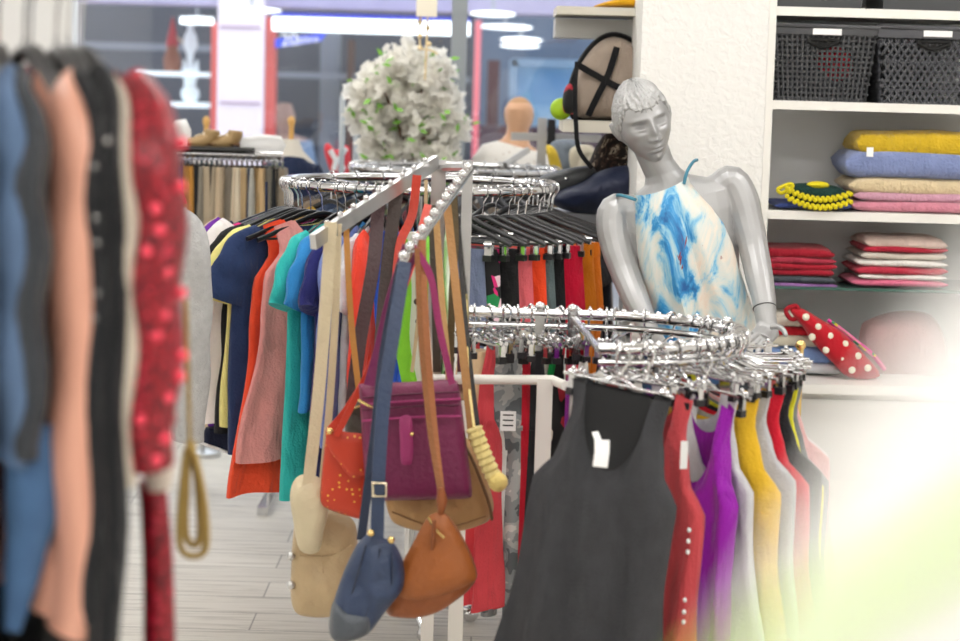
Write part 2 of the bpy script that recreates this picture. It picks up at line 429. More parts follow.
# ================================================================= STREET: facade opposite
FY = 15.0
fac = empty('shop_facade', (0, FY, 0), 'pale pink shop building with red window frames across the street', 'building')
PINK = mat('pale_pink_render', lin('E9DDE8'), .8, var=.04); PINKD = mat('pink_groove', lin('A98FA6'), .8)
REDF = mat('coral_red_frame', lin('D4605A'), .5); LAV = mat('lavender_lintel', lin('A9A2BF'), .7, var=.1)
DARK = mat('dim_shop_wall', lin('4C525C'), .8, var=.35, vscale=1.2)
def X(px, Y=FY, py=80): return P(px, py, Y).x
def Z(py, Y=FY, px=300): return P(px, py, Y).z
def fbox(name, x0, x1, y0, y1, m, dep=.2, off=0, parent=fac, Y=FY):
    a = P(x0, (y0+y1)/2, Y+off); b = P(x1, (y0+y1)/2, Y+off); t = P((x0+x1)/2, y0, Y+off); u = P((x0+x1)/2, y1, Y+off)
    w = b.x-a.x; h = t.z-u.z
    return MB().box(((a.x+b.x)/2, off+dep/2, (t.z+u.z)/2), (w, dep, h)).obj(name, m, parent, smooth=False)
fbox('pilaster', 217, 263, -260, 420, PINK, .35, -.12)
for yy in (27, 103): fbox('groove', 220, 260, yy-1, yy+1, PINKD, .02, -.135)
fbox('window_frame', 209, 217, 22, 420, REDF, .2)
fbox('window_frame', 263, 272, 17, 420, REDF, .2)
fbox('window_frame', 470, 476, 20, 420, mat('pink_red_frame', lin('E0717C'), .5), .15)
fbox('lintel', 20, 900, -260, 12, LAV, .5)
fbox('wall_base', 60, 900, 330, 520, PINK, .3)
fbox('pilaster', -200, 70, -260, 420, PINK, .35, -.1)
# illuminated sign strip
SIG = mat('lit_sign_white', (.9, .96, 1), .5, emit=1.6); BLU = mat('sign_blue', lin('2B39C8'), .5)
fbox('sign_strip', 272, 470, 19, 33, SIG, .12, -.2)
fbox('sign_edge', 272, 470, 15, 19.5, BLU, .12, -.2)
fbox('sign_strip', 180, 212, 17, 24, SIG, .1, -.15)
# room behind
fbox('back_wall', 20, 470, -20, 420, DARK, .1, 3.2)
fbox('back_wall', 470, 980, -20, 420, mat('blue_grey_shop_wall', lin('5B6F86'), .8, var=.3, vscale=1), .1, 3.2)
fbox('interior_floor', 20, 980, 330, 335, DARK, 3.2)
pn = mat('shop_column_grey', lin('8A929B'), .7)
fbox('inner_column', 318, 336, 30, 330, pn, .3, 2.6)
fbox('inner_column', 398, 412, 40, 330, mat('brown_door', lin('5D4438'), .6), .3, 2.4)
fbox('inner_column', 345, 350, 40, 330, mat('brown_door', lin('5D4438'), .6), .3, 2.2)
fbox('inner_beam', 272, 470, 74, 80, pn, .2, 2.3)
fbox('inner_beam', 80, 210, 43, 50, pn, .2, 2.3)
fbox('inner_column', 484, 496, 60, 330, mat('dark_red_curtain', lin('5A3038'), .8), .2, 2.0)
fbox('inner_frame', 512, 640, 60, 68, mat('pale_blue_frame', lin('8FB0C8'), .5), .1, 1.9)
fbox('inner_frame', 508, 516, 60, 190, mat('pale_blue_frame', lin('8FB0C8'), .5), .1, 1.9)
fbox('lit_window', 516, 680, 68, 150, pattern('bright_blue_view', [(.3, lin('6FA8D8')), (.5, lin('9CCBEA')), (.62, lin('CFE9F0')), (.75, lin('7FB7B0'))], 1.6, rough=.6, interp='LINEAR'), .05, 2.0)
fbox('counter', 476, 640, 128, 230, mat('dark_red_counter', lin('4A3440'), .7), .5, 1.4)
for i, (x0, x1, yy) in enumerate([(222, 282, 10), (470, 516, 14), (478, 533, 27), (500, 543, 40), (500, 540, 46), (182, 212, 19)]):  # plain glowing discs make the white ovals, some in front of the facade
    e = empty('glowing_oval', P((x0+x1)/2, yy, FY-.6 if i in (0, 1) else FY+2), ['wide white glowing oval above the pink pilaster', 'white glowing oval just right of the blue sign end', 'larger white glowing oval below another, right of the red pole', 'thin white glowing oval above its twin across the street', 'lowest thin white glowing oval across the street', 'short white light at the left display window top'][i], 'light')
    Yd = e.location.y; w = (P(x1, yy, Yd).x-P(x0, yy, Yd).x)/2
    MB().sphere((0, 0, 0), (w, w*.8, .02), 20).obj('diffuser', mat('oval_glow', (.95, .98, 1), .5, emit=1.6), e)
    MB().box((0, 0, .08), (.02, .02, .12)).obj('stem', FR, e)
# anniversary sign "20 Jahre"
sg = empty('window_sign', P(299, 42, FY-.05), 'slanted blue sign reading 20 in white script', 'sign')
a = P(275, 47, FY)-P(299, 42, FY); b = MB()
q = [P(x, y, FY-.05)-sg.location for x, y in ((275, 39), (327, 33), (321, 41), (275, 48))]
b.add([(p.x, -.01, p.z) for p in q]+[(p.x, .01, p.z) for p in q], [(3, 2, 1, 0), (4, 5, 6, 7), (0, 1, 5, 4), (1, 2, 6, 5), (2, 3, 7, 6), (3, 0, 4, 7)]); b.obj('panel', mat('sign_blue2', lin('2D4BE0'), .5), sg, smooth=False)
t = text_mesh('20', .13, PAPER); t.parent = sg; t.location = (-.07, -.014, .012); t.rotation_euler = (PI/2, R(-5), 0)
t = text_mesh('Jahre', .075, PAPER); t.parent = sg; t.location = (.07, -.014, .02); t.rotation_euler = (PI/2, R(-5), 0)
# left display window: shelves & figurines
SHG = mat('glowing_shelf', (.8, .93, .98), .3, emit=.5)  # faint emission stands in for light falling on the shelves
def shelf_thing(x0, x1, y, label, Yo=.6):
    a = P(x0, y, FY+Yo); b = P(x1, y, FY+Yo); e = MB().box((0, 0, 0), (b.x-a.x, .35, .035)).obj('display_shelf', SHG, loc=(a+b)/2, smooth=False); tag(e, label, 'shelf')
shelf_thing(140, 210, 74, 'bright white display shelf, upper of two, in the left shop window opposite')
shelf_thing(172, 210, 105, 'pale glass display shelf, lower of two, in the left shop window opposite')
PORC = mat('white_porcelain', (.85, .93, .95), .2)
c = P(190, 103, FY+.55); e = empty('rabbit_figurine', c, 'white figurine with two long upright ears on the lower glass shelf', 'figurine')
MB().sphere((0, 0, .07), (.075, .06, .07), 12).sphere((0, -.02, .15), (.05, .05, .05), 12).obj('body', PORC, e)
for s in (-1, 1): MB().tube([(s*.03, 0, .17), (s*.045, 0, .25), (s*.05, 0, .33)], [.018, .022, .01], 8).obj('ear', PORC, e)
c = P(190, 72, FY+.55); e = empty('bird_figurine', c, 'tall pale bird shaped figurine standing on the upper display shelf', 'figurine')
MB().lathe([(.07, 0), (.07, .03), (.02, .06), (.03, .14), (.06, .2), (.05, .27), (.02, .33), (.035, .38), (.01, .42)], 12).obj('body', PORC, e)
MB().tube([(-.02, 0, .2), (-.12, 0, .27), (-.10, 0, .14)], [.02, .03, .01], 8, flat=.01).obj('wing', mat('beige_feather', lin('C9B8A4'), .6), e)
c = P(172, 72, FY+.55); e = empty('gnome_figurine', c, 'small figurine with pointed red hat on the upper display shelf', 'figurine')
MB().lathe([(.06, 0), (.07, .1), (.04, .18), (.045, .21)], 12).obj('body', mat('gnome_brown', lin('8C5A48'), .7), e)
MB().lathe([(.05, .2), (.03, .3), (.005, .42)], 12).obj('hat', mat('gnome_red', lin('B84048'), .7), e)
# small red-white sign + person behind glass
c = P(338, 155, WY+.4); 
e = empty('poster', P(338, 172, WY-.25), 'red heart shaped cushion with white lettering strokes by the window', 'cushion')
b = MB(); puff(b, [(324, 150), (328, 143), (336, 150), (344, 145), (350, 150), (349, 172), (338, 176), (331, 173)], WY-.25, .06, e.location); b.obj('cover', mat('coral_red', lin('E0404A'), .7), e)
b = MB()
for l in ([(330, 150), (336, 160), (334, 170)], [(346, 148), (340, 158), (343, 170)]): b.tube([P(x, y, WY-.29)-e.location for x, y in l], .012, 8)
b.obj('white_print', PAPER, e)
MB().tube([(0, 0, .02), (0, 0, 1.0)], .01, 8).obj('stick', WHITEP, e, loc=(0, .02, -e.location.z)); MB().lathe([(.12, 0), (.12, .02), (.02, .03)], 16).obj('stick_base', WHITEP, e, loc=(0, .02, -e.location.z))
e['category'] = 'cushion'; e.name = 'heart_cushion'
e = empty('person', P(287, 150, FY+1), 'blurred person in a pale blue top seen behind the glass opposite', 'person')
b = MB(); b.tube([P(x, y, FY+1)-e.location for x, y in ((289, 330), (289, 230), (289, 165), (287, 143), (285, 135), (285, 128), (284, 116), (285, 103))], [.12, .2, .2, .18, .06, .06, .09, .05], 14)
b.obj('body', mat('blurred_skin', lin('A98C80'), .7), e)
b = MB(); b.tube([P(x, y, FY+1)-e.location for x, y in ((290, 230), (289, 165), (287, 142))], [.21, .22, .2], 14); b.obj('top', mat('pale_blue_top', lin('7C93B0'), .8), e)
e.location.z = e.location.z
# street ground
o = MB().box((0, 19, -.2), (60, 19.9, .1)).obj('ground', mat('street_paving', (.45, .44, .44), .8, var=.2), smooth=False); struct(o)

# ================================================================= MANNEQUIN
SILV = mat('silver_mannequin_paint', (.43, .43, .435), .40, .38)
def head_mesh(feat=True, nu=110, nv=90):
    V = []; Fc = []
    def G(x, z, cx, cz, sx, sz): return math.exp(-((x-cx)/sx)**2-((z-cz)/sz)**2)
    for j in range(nv+1):
        th = PI*j/nv; zz = math.cos(th); q = max(math.sin(th), 1e-3)
        for i in range(nu):
            a = 2*PI*i/nu; x = q*math.cos(a); y = q*math.sin(a)
            d = max(0, -zz); jaw = 1-.31*d**1.7-.05*d
            X_ = .073*x*jaw; Z_ = .114*zz; Y_ = .094*y
            if y > 0: Y_ *= (1-.55*min(1, d*1.3)**1.5)
            else: Y_ *= (1-.12*d**2); Y_ -= .004*d
            if y < 0 and feat:
                k = 0
                for s in (-1, 1):
                    k += -.016*G(X_, Z_, s*.030, .005, .018, .012)+.0085*G(X_, Z_, s*.031, -.002, .013, .0065)-.004*G(X_, Z_, s*.031, -.010, .013, .003)
                    k += .005*G(X_, Z_, s*.034, .022, .022, .006)+.005*G(X_, Z_, s*.043, -.022, .018, .016)+.009*G(X_, Z_, s*.0120, -.040, .006, .006)
                    k += -.004*G(X_, Z_, s*.04, -.055, .014, .02)
                k += .013*G(X_, Z_, 0, .002, .0075, .018)+.016*G(X_, Z_, 0, -.021, .0085, .014)+.021*G(X_, Z_, 0, -.038, .0100, .0080)
                k += -.004*G(X_, Z_, 0, -.046, .02, .004)+.012*G(X_, Z_, 0, -.0600, .015, .0042)+.013*G(X_, Z_, 0, -.0720, .0135, .0048)-.009*G(X_, Z_, 0, -.0660, .020, .0018)
                k += -.005*G(X_, Z_, 0, -.081, .02, .005)+.010*G(X_, Z_, 0, -.099, .020, .012)
                k += sum(-.0035*G(X_, Z_, s*.031, .0005, .015, .0018)-.003*G(X_, Z_, s*.031, .011, .018, .004) for s in (-1, 1))
                Y_ -= k*1.12
            V.append(Vector((X_, Y_, Z_)))
    for j in range(nv):
        for i in range(nu):
            l = (i+1) % nu; Fc.append((j*nu+i, (j+1)*nu+i, (j+1)*nu+l, j*nu+l))
    return V, Fc, nu, nv
MY = 5.5
HC = P(643, 122, MY-.03); HR = Matrix.Rotation(R(-20), 3, 'Y') @ Matrix.Rotation(R(9), 3, 'Z') @ Matrix.Rotation(R(9), 3, 'X')
foot = Vector((P(708, 380, MY).x, MY+.02, 0))
man = empty('mannequin', foot, 'silver mannequin with cropped sculpted hair wearing a blue and cream camisole', 'mannequin')
def ell(c, w, d, tilt, lean=0, n=28, p=1.0):
    ring = []
    for k in range(n):
        a = 2*PI*k/n; x = w*math.copysign(abs(math.cos(a))**p, math.cos(a)); y = d*math.copysign(abs(math.sin(a))**p, math.sin(a))
        ring.append(c+Vector((x*math.cos(tilt), y, -x*math.sin(tilt)*-1)))
    return ring
hb = MB()
V, Fc, nu, nv = head_mesh()
hb.add([HC+HR@v for v in V], Fc)
for s in (-1, 1):
    hb.tube([HC+HR@Vector((s*.070, .012, -.03)), HC+HR@Vector((s*.078, .016, -.005)), HC+HR@Vector((s*.079, .02, .016)), HC+HR@Vector((s*.073, .012, .02))], [.006, .010, .011, .006], 10)
T = R(14)
tor = [((650, 146), .048, .055, 16), ((657, 163), .046, .052, 18), ((663, 173), .050, .052, 17), ((667, 180), .064, .055, 16), ((670, 185.5), .098, .058, 16), ((673, 191), .138, .064, 16), ((676, 199), .168, .076, 15),
       ((679, 216), .168, .090, 14), ((681, 230), .160, .096, 13), ((685, 250), .150, .105, 12), ((690, 272), .138, .098, 11), ((698, 312), .115, .085, 9), ((704, 345), .145, .10, 7), ((708, 375), .170, .112, 5), ((710, 400), .165, .11, 3), ((711, 415), .12, .09, 2)]
hb.loft([ell(P(x, y, MY), w, d, R(t)) for (x, y), w, d, t in tor], True)
# bust
for x, y in ((666, 247), (702, 236)): hb.sphere(P(x, y, MY-.062), (.048, .045, .052), 16)
# arms
armR = [((700, 196), MY, .03), ((718, 188), MY, .042), ((731, 183), MY, .049), ((741, 200), MY-.01, .049), ((748, 225), MY-.03, .044), ((754, 250), MY-.06, .040), ((759, 275), MY-.11, .038), ((764, 300), MY-.16, .032), ((766, 318), MY-.19, .028), ((768, 326), MY-.20, .026)]
armL = [((645, 208), MY, .03), ((630, 210), MY, .042), ((616, 212), MY, .050), ((614, 228), MY-.01, .049), ((618, 250), MY-.03, .045), ((625, 272), MY-.06, .041), ((634, 295), MY-.11, .038), ((644, 318), MY-.16, .031), ((650, 334), MY-.18, .027)]
for arm in (armR, armL):
    pts = [P(x, y, Y) for (x, y), Y, r in arm]; n = len(pts); sp = spline(pts, 4)
    rs = [lerpt([(i/(n-1), a[2]) for i, a in enumerate(arm)], j/(len(sp)-1)) for j in range(len(sp))]
    hb.tube(sp, rs, 16)
HY = MY-.22
def finger(pts, r): hb.tube(spline(pts, 3), [r*(1-.25*i/(3*(len(pts)-1))) for i in range(3*(len(pts)-1)+1)], 8)
hb.tube([P(768, 322, HY+.02), P(767, 331, HY), P(761, 338, HY-.03)], [.026, .034, .034], 12, flat=[.02, .016, .014], up=(0.2, -.3, 1))
for pts in ([(757, 334), (749, 341), (744, 347), (745, 352)], [(760, 338), (753, 346), (750, 352), (751, 357)], [(764, 340), (759, 349), (757, 355), (758, 360)], [(769, 338), (767, 347), (766, 353), (767, 357)], [(771, 327), (779, 327), (784, 331), (786, 336)]):
    finger([P(x, y, HY-.03-.015*i) for i, (x, y) in enumerate(pts)], .0088)
HL = MY-.2
hb.tube([P(650, 332, HL), P(655, 345, HL), P(658, 352, HL-.02)], [.026, .034, .034], 12, flat=[.02, .016, .014], up=(0, -1, .2))
for i in range(4): finger([P(652+4*i, 352, HL-.02), P(655+4.5*i, 362, HL-.03), P(658+4.5*i, 372+(i in (1, 2))*3, HL-.04)], .0088)
finger([P(662, 342, HL), P(670, 350, HL-.03), P(673, 358, HL-.04)], .009)
# legs and feet
for s, xx in ((-1, 690), (1, 728)):
    h = P(xx, 395, MY); x = h.x
    hb.tube([(x, MY, h.z+.02), (x+s*.01, MY, .62), (x+s*.01, MY, .47), (x+s*.01, MY+.02, .33), (x+s*.01, MY+.02, .1), (x+s*.01, MY+.01, .05)], [.085, .075, .052, .054, .034, .036], 16)
    hb.tube([(x+s*.01, MY+.05, .035), (x+s*.01, MY-.03, .04), (x+s*.015, MY-.14, .022)], [.03, .038, .03], 12, flat=[.03, .03, .018], up=(0, 0, 1))
tmp = hb.obj('body', SILV)
md = tmp.modifiers.new('r', 'REMESH'); md.mode = 'VOXEL'; md.voxel_size = .0024; md.use_smooth_shade = True
sm = tmp.modifiers.new('s', 'SMOOTH'); sm.factor = .5; sm.iterations = 1
dg = bpy.context.evaluated_depsgraph_get(); me = bpy.data.meshes.new_from_object(tmp.evaluated_get(dg)); bpy.data.objects.remove(tmp)
me.materials.clear(); me.materials.append(SILV); me.name = 'body'
body = bpy.data.objects.new('body', me); COL.objects.link(body); body.parent = man; body.location = -foot
# hair
V, Fc, nu, nv = head_mesh(False)
def hmask(v):
    az = math.atan2(v.x, -v.y)   # 0 = face
    a = abs(az)
    line = .050-.010*math.cos(a*3) if a < .75 else (.05-(a-.75)/.6*.062 if a < 1.35 else (-.012-(a-1.35)*.055))
    line += .007*noise.noise(Vector((az*9, 0, 3)))+.003*math.sin(az*38)
    return v.z-line
HV = []
for v in V:
    az = math.atan2(v.x, -v.y); k = hmask(v)
    n = v.normalized(); t = max(0, min(1, k/.02))
    st = .0022*math.sin(az*34+5*noise.noise(v*30))+.003*noise.noise(Vector((az*10, v.z*22, 1)))
    HV.append(v+n*(.002+.0035*t+st*(.5+1.0*t)))
keep = [f for f in Fc if min(hmask(V[i]) for i in f) > 0]
used = sorted({i for f in keep for i in f}); rm = {o_: n_ for n_, o_ in enumerate(used)}
hm = MB(); hm.add([HC+HR@HV[i]-foot for i in used], [tuple(rm[i] for i in f) for f in keep])
ho = hm.obj('hair', mat('silver_hair_relief', (.50, .50, .50), .45, .3, .7, 90), man, ang=180)
so = ho.modifiers.new('t', 'SOLIDIFY'); so.thickness = .008; so.offset = -1
# seams
seam = mat('dark_seam', (.08, .08, .08), .6)
def ring_at(c, nrm, r, tr=.0016):
    nrm = Vector(nrm).normalized(); u = nrm.orthogonal().normalized(); w = nrm.cross(u)
    return [c+u*r*math.cos(2*PI*k/28)+w*r*math.sin(2*PI*k/28) for k in range(28)]
a1, a2 = P(764, 300, MY-.16), P(766, 318, MY-.19)
MB().tube([p-foot for p in ring_at((a1*.55+a2*.45), a2-a1, .0313)], .0016, 6, closed=True).obj('wrist_seam', seam, man)
# camisole
def cami():
    m, nt, b = newmat('abstract_blue_cream_satin'); b.inputs['Roughness'].default_value = .38
    tc = nt.nodes.new('ShaderNodeTexCoord'); mp = nt.nodes.new('ShaderNodeMapping'); mp.inputs['Rotation'].default_value = (0, R(-22), 0); mp.inputs['Scale'].default_value = (1.7, .5, .75)
    nt.links.new(tc.outputs['Object'], mp.inputs[0])
    n = nt.nodes.new('ShaderNodeTexNoise'); n.inputs['Scale'].default_value = 7; n.inputs['Detail'].default_value = 9; n.inputs['Roughness'].default_value = .62; n.inputs['Distortion'].default_value = .9
    nt.links.new(mp.outputs[0], n.inputs['Vector'])
    r = nodes_ramp(nt, n.outputs['Fac'], [(.0, lin('0A3C78')), (.31, lin('0F5C9E')), (.38, lin('2F8FCC')), (.42, lin('8CC4DE')), (.47, lin('CFDAD8')), (.57, lin('E9DFD2')), (.72, lin('E6CDB8'))])
    n2 = nt.nodes.new('ShaderNodeTexNoise'); n2.inputs['Scale'].default_value = 17; n2.inputs['Detail'].default_value = 5; n2.inputs['Distortion'].default_value = 1
    nt.links.new(mp.outputs[0], n2.inputs['Vector'])
    r2 = nodes_ramp(nt, n2.outputs['Fac'], [(.68, (0, 0, 0)), (.71, (1, 1, 1))])
    mx = nt.nodes.new('ShaderNodeMix'); mx.data_type = 'RGBA'; nt.links.new(r2.outputs[0], mx.inputs[0]); nt.links.new(r.outputs[0], mx.inputs[6]); mx.inputs[7].default_value = (*lin('8E2A2E'), 1)
    nt.links.new(mx.outputs[2], b.inputs['Base Color']); return m
CAM = cami()
rows = [((634, 198), (687, 179), .088), ((634, 208), (697, 191), .104), ((634, 222), (710, 205), .118), ((635, 238), (722, 222), .130), ((637, 258), (731, 243), .138), ((641, 280), (738, 268), .140), ((647, 305), (748, 297), .138), ((652, 325), (755, 320), .138), ((656, 342), (759, 337), .138)]
b = MB(); rings = []
RWS = []
for a_, b_ in zip(rows, rows[1:]):
    for u in (0, .25, .5, .75): RWS.append((tuple(x+(y-x)*u for x, y in zip(a_[0], b_[0])), tuple(x+(y-x)*u for x, y in zip(a_[1], b_[1])), a_[2]+(b_[2]-a_[2])*u))
RWS.append(rows[-1])
for j, (l, r_, d) in enumerate(RWS):
    A = P(*l, MY-.02); B = P(*r_, MY-.02); c = (A+B)/2; h = (B-A)/2; t = j/(len(RWS)-1); ring = []
    for k in range(72):
        a = 2*PI*k/72; s = math.cos(a); sd = math.sin(a); s2 = math.copysign(abs(s)**.9, s)
        p = c+h*s2; y = math.copysign(abs(sd)**.6, sd)*d*(1.0 if sd < 0 else .85)
        y += .012*t*math.sin(s2*9+2*t)+.007*t*math.sin(s2*17-3*t+1)
        ring.append(p+Vector((0, y, (.010*math.cos(a)**2 if j == 0 else 0)))-foot)
    rings.append(ring)
b.loft(rings, False); b.obj('camisole', CAM, man)
TEAL = mat('teal_strap', lin('3B7F96'), .5)
b = MB(); b.tube(spline([P(x, y, Y)-foot for x, y, Y in ((636, 200, MY-.09), (626, 196.5, MY-.075), (618, 195, MY-.045), (617, 197, MY+.03))], 5), .0045, 8).obj('strap', TEAL, man)
b = MB(); b.tube(spline([P(x, y, Y)-foot for x, y, Y in ((684, 184, MY-.095), (687, 172, MY-.08), (693, 162, MY-.03), (697, 160, MY+.03))], 5), .0045, 8).obj('strap', TEAL, man)
DEN = mat('blue_denim', lin('2F5078'), .85, bump=.4, bscale=300, var=.3, vscale=30)
b = MB()
b.loft([[p-foot for p in ell(P(x, y, MY), w, d, R(t))] for (x, y), w, d, t in (((704, 338), .165, .12, 6), ((708, 372), .185, .128, 5), ((710, 402), .185, .125, 3), ((711, 412), .17, .115, 2))], True)
for s, xx in ((-1, 690), (1, 728)):
    h = P(xx, 395, MY); x = h.x
    b.tube([Vector(q)-foot for q in ((x, MY, h.z+.02), (x+s*.01, MY, .62), (x+s*.01, MY, .47), (x+s*.01, MY+.02, .3), (x+s*.01, MY+.02, .1))], [.097, .087, .07, .066, .06], 16)
b.obj('jeans', DEN, man)

# ================================================================= ROUND RACK A (tees and trousers)
CA = P(418, 184, 5.8); RA = .39; ZA = CA.z
round_rack(CA, RA, ZA, 'large chrome round rack carrying tee shirts left and trousers right')
def ringpos(c, r, z, phi): a = R(phi); return Vector((c.x+r*math.cos(a), c.y+r*math.sin(a), z+.012))
FLOR = pattern('pink_green_floral', [(0, (.01, .01, .012)), (.36, lin('E0257C')), (.52, lin('1E8A4C')), (.62, lin('F2D0DC')), (.7, (.01, .01, .012)), (.85, lin('E0257C'))], 30, 'cells')
tees = [
 (198, 'tee', 'tee_shirt', '1B2340', .55, 'dark navy tee shirt, furthest back at the left of the round rack', 't-shirt'),
 (202, 'long', 'long_sleeved_shirt', 'D9C4AC', .62, 'beige long sleeved shirt with white cuff stripe hanging at far left of the rack', 'shirt'),
 (209, 'tee', 'tee_shirt', '17181C', .60, 'black tee shirt with wide sleeve, left side of the round rack', 't-shirt'),
 (208, 'long', 'long_sleeved_shirt', 'E9E4E4', .50, 'white long sleeved shirt behind the yellow tee', 'shirt'),
 (204, 'long', 'long_sleeved_shirt', '6E2C9C', .60, 'purple long sleeved shirt between white shirt and yellow tee', 'shirt'),
 (214, 'tee', 'tee_shirt', 'E9E08C', .58, 'pale yellow tee shirt with orange sleeve cuff', 't-shirt'),
 (206, 'tee', 'tee_shirt', 'D8187A', .52, 'magenta tee shirt peeking out behind the navy tee', 't-shirt'),
 (217, 'tee', 'tee_shirt', '24365E', .66, 'navy blue tee shirt just right of the pale yellow one', 't-shirt'),
 (223, 'dress', 'sleeveless_dress', 'F0502E', .76, 'bright orange-red sleeveless dress behind the pink one', 'dress'),
 (230, 'dress', 'racerback_dress', 'E79A96', .66, 'dusty pink racerback dress with textured top panel', 'dress'),
 (238, 'tee', 'tee_shirt', '2FB5AE', .74, 'teal green tee shirt right of the pink dress', 't-shirt'),
 (242, 'tee', 'tee_shirt', '2F86C8', .50, 'bright blue tee shirt between teal and indigo ones', 't-shirt'),
 (247, 'tee', 'tee_shirt', '25286A', .68, 'indigo tee shirt right of the bright blue one', 't-shirt'),
 (251, 'long', 'long_sleeved_shirt', '6D7FC0', .66, 'periwinkle blue shirt hanging behind the cream bag strap', 'shirt'),
 (255, 'tee', 'tee_shirt', 'C9C9CE', .6, 'light grey tee shirt behind the cream bag strap', 't-shirt'),
 (258, 'long', 'long_sleeved_shirt', 'E5412C', .66, 'red-orange long sleeved shirt behind the brown straps', 'shirt'),
 (264, 'dress', 'sleeveless_dress', 'E8472F', .7, 'scarlet sleeveless dress hanging behind the bag straps', 'dress'),
 (270, 'tee', 'tee_shirt', '2C5FD0', .55, 'royal blue tee shirt behind the bag straps', 't-shirt'),
 (276, 'tee', 'tee_shirt', '8BE03A', .55, 'lime green tee shirt behind the bag straps', 't-shirt'),
 (282, 'tank', 'blouse', 'E9E6DE', .6, 'white dotted sleeveless blouse behind the bag straps', 'blouse'),
]
GA = 'black shirt hangers on the large round rack'
for i, (ph, kind, nm, c, L, lab, cat) in enumerate(tees):
    p = ringpos(CA, RA, ZA, ph)
    m = fab(c)
    m2 = None
    if 'orange sleeve' in lab: m2 = fab('F08A1E')
    if 'white cuff' in lab: m2 = fab('F4F2EE')
    if 'dotted' in lab: m = pattern('white_black_dots', [(0, (.02, .02, .02)), (.22, (.88, .86, .8))], 28, 'dots')
    jit = random.uniform(-2, 2)
    if ph == 223: jit = -8
    if ph == 230: jit = -16
    garment(kind, nm, cat, lab, p, R(ph+jit), m, L, m2=m2, thick=.75, fold=.009)
    hanger('shirt', p, R(ph+jit), 'black plastic hanger with chrome hook under a tee on the large round rack', GA)
for k in range(9):
    ph = 30+k*13; p = ringpos(CA, RA, ZA, ph); hanger('shirt', p, R(ph), 'black plastic hanger with chrome hook under a tee on the large round rack', GA)
    garment('tee', 'tee_shirt', 't-shirt', ['dark grey tee shirt at the back of the round rack', 'black tee shirt at the back of the round rack', 'navy tee shirt at the back of the round rack', 'white tee shirt at the back of the round rack', 'brown tee shirt at the back of the round rack', 'wine red tee shirt at the back of the round rack', 'olive tee shirt at the back of the round rack', 'slate blue tee shirt at the back of the round rack', 'mustard tee shirt at the back of the round rack'][k], p, R(ph), fab(['333338', '101012', '1B2340', 'E8E6E2', '5A4032', '6E1F30', '5C6038', '4C6078', 'C09A3A'][k]), .55, thick=.8)
# navy shorts with white trim low on the left
p = P(258, 428, 5.55); o = MB()
rr = []
for t in range(8):
    u = t/7; rr.append([(.145*(1+.15*u)*math.cos(2*PI*k/30), .04*math.sin(2*PI*k/30)+.012*math.sin(8*math.cos(2*PI*k/30)), -.085*u-(.02*abs(math.cos(2*PI*k/30))*-1*u)-.025*u*math.cos(2*PI*k/30)**2*-1) for k in range(30)])
o.loft(rr, True); o = o.obj('navy_skirt', fab('1A2038'), loc=p); tag(o, 'dark navy hem with white piping showing below the tees', 'skirt')
MB().tube([(.168*math.cos(2*PI*k/30), .046*math.sin(2*PI*k/30)+.012*math.sin(8*math.cos(2*PI*k/30)), rr[-1][k][2]+.004) for k in range(30)], .004, 6, closed=True).obj('white_piping', fab('EFEFEF'), o)
MB().tube([(0, 0, .0), (0.01, .06, .45), (.0, .12, P(418, 184, 5.8).z-p.z)], .004, 6).obj('hanging_loop', fab('1A2038'), o)
# trousers on the right side
trs = [
 (286, 'trousers', 'trousers', '6E7894', 'grey-blue trousers right of the chrome post', .42, .62),
 (292, 'trousers', 'leggings', 'FLOR', 'black leggings with pink and green flower print', .5, .62),
 (299, 'trousers', 'sports_trousers', '141416', 'black sports trousers left of the rose coloured ones', .6, .66),
 (305, 'trousers', 'sports_trousers', 'D9626A', 'rose pink sports trousers beside the orange-red ones', .6, .66),
 (312, 'trousers', 'shorts', 'EE4A20', 'bright orange-red trousers between rose and grey green ones', .6, .66),
 (317, 'trousers', 'trousers', '5E6E70', 'grey green trousers right of the orange-red ones', .6, .66),
 (322, 'trousers', 'trousers', '17181A', 'black trousers left of the crimson ones', .6, .68),
 (333, 'trousers', 'trousers', 'E0123C', 'wide crimson trousers beside the silver mannequin arm', .6, .76),
 (342, 'trousers', 'trousers', 'F08A14', 'orange-yellow trousers right of the crimson ones', .6, .82),
 (352, 'trousers', 'trousers', 'E57A12', 'deep orange trousers furthest right beside the mannequin arm', .6, .86),
]
for ph, kind, nm, c, lab, L, scl in trs:
    p = ringpos(CA, RA, ZA, ph)
    yw = (ph-360)*.42+random.uniform(-2, 2)
    m = FLOR if c == 'FLOR' else fab(c)
    garment(kind, nm, 'trousers', lab, p, R(yw), m, L, drop=-.165, scale=scl, thick=.8)
    hanger('trouser', p, R(yw), 'black clip hanger with chrome clips holding trousers on the round rack', 'black clip hangers on the large round rack')
for k in range(6):
    ph = -2+k*7; p = ringpos(CA, RA, ZA, ph); hanger('trouser', p, R(ph), 'black clip hanger with chrome clips holding trousers on the round rack', 'black clip hangers on the large round rack')

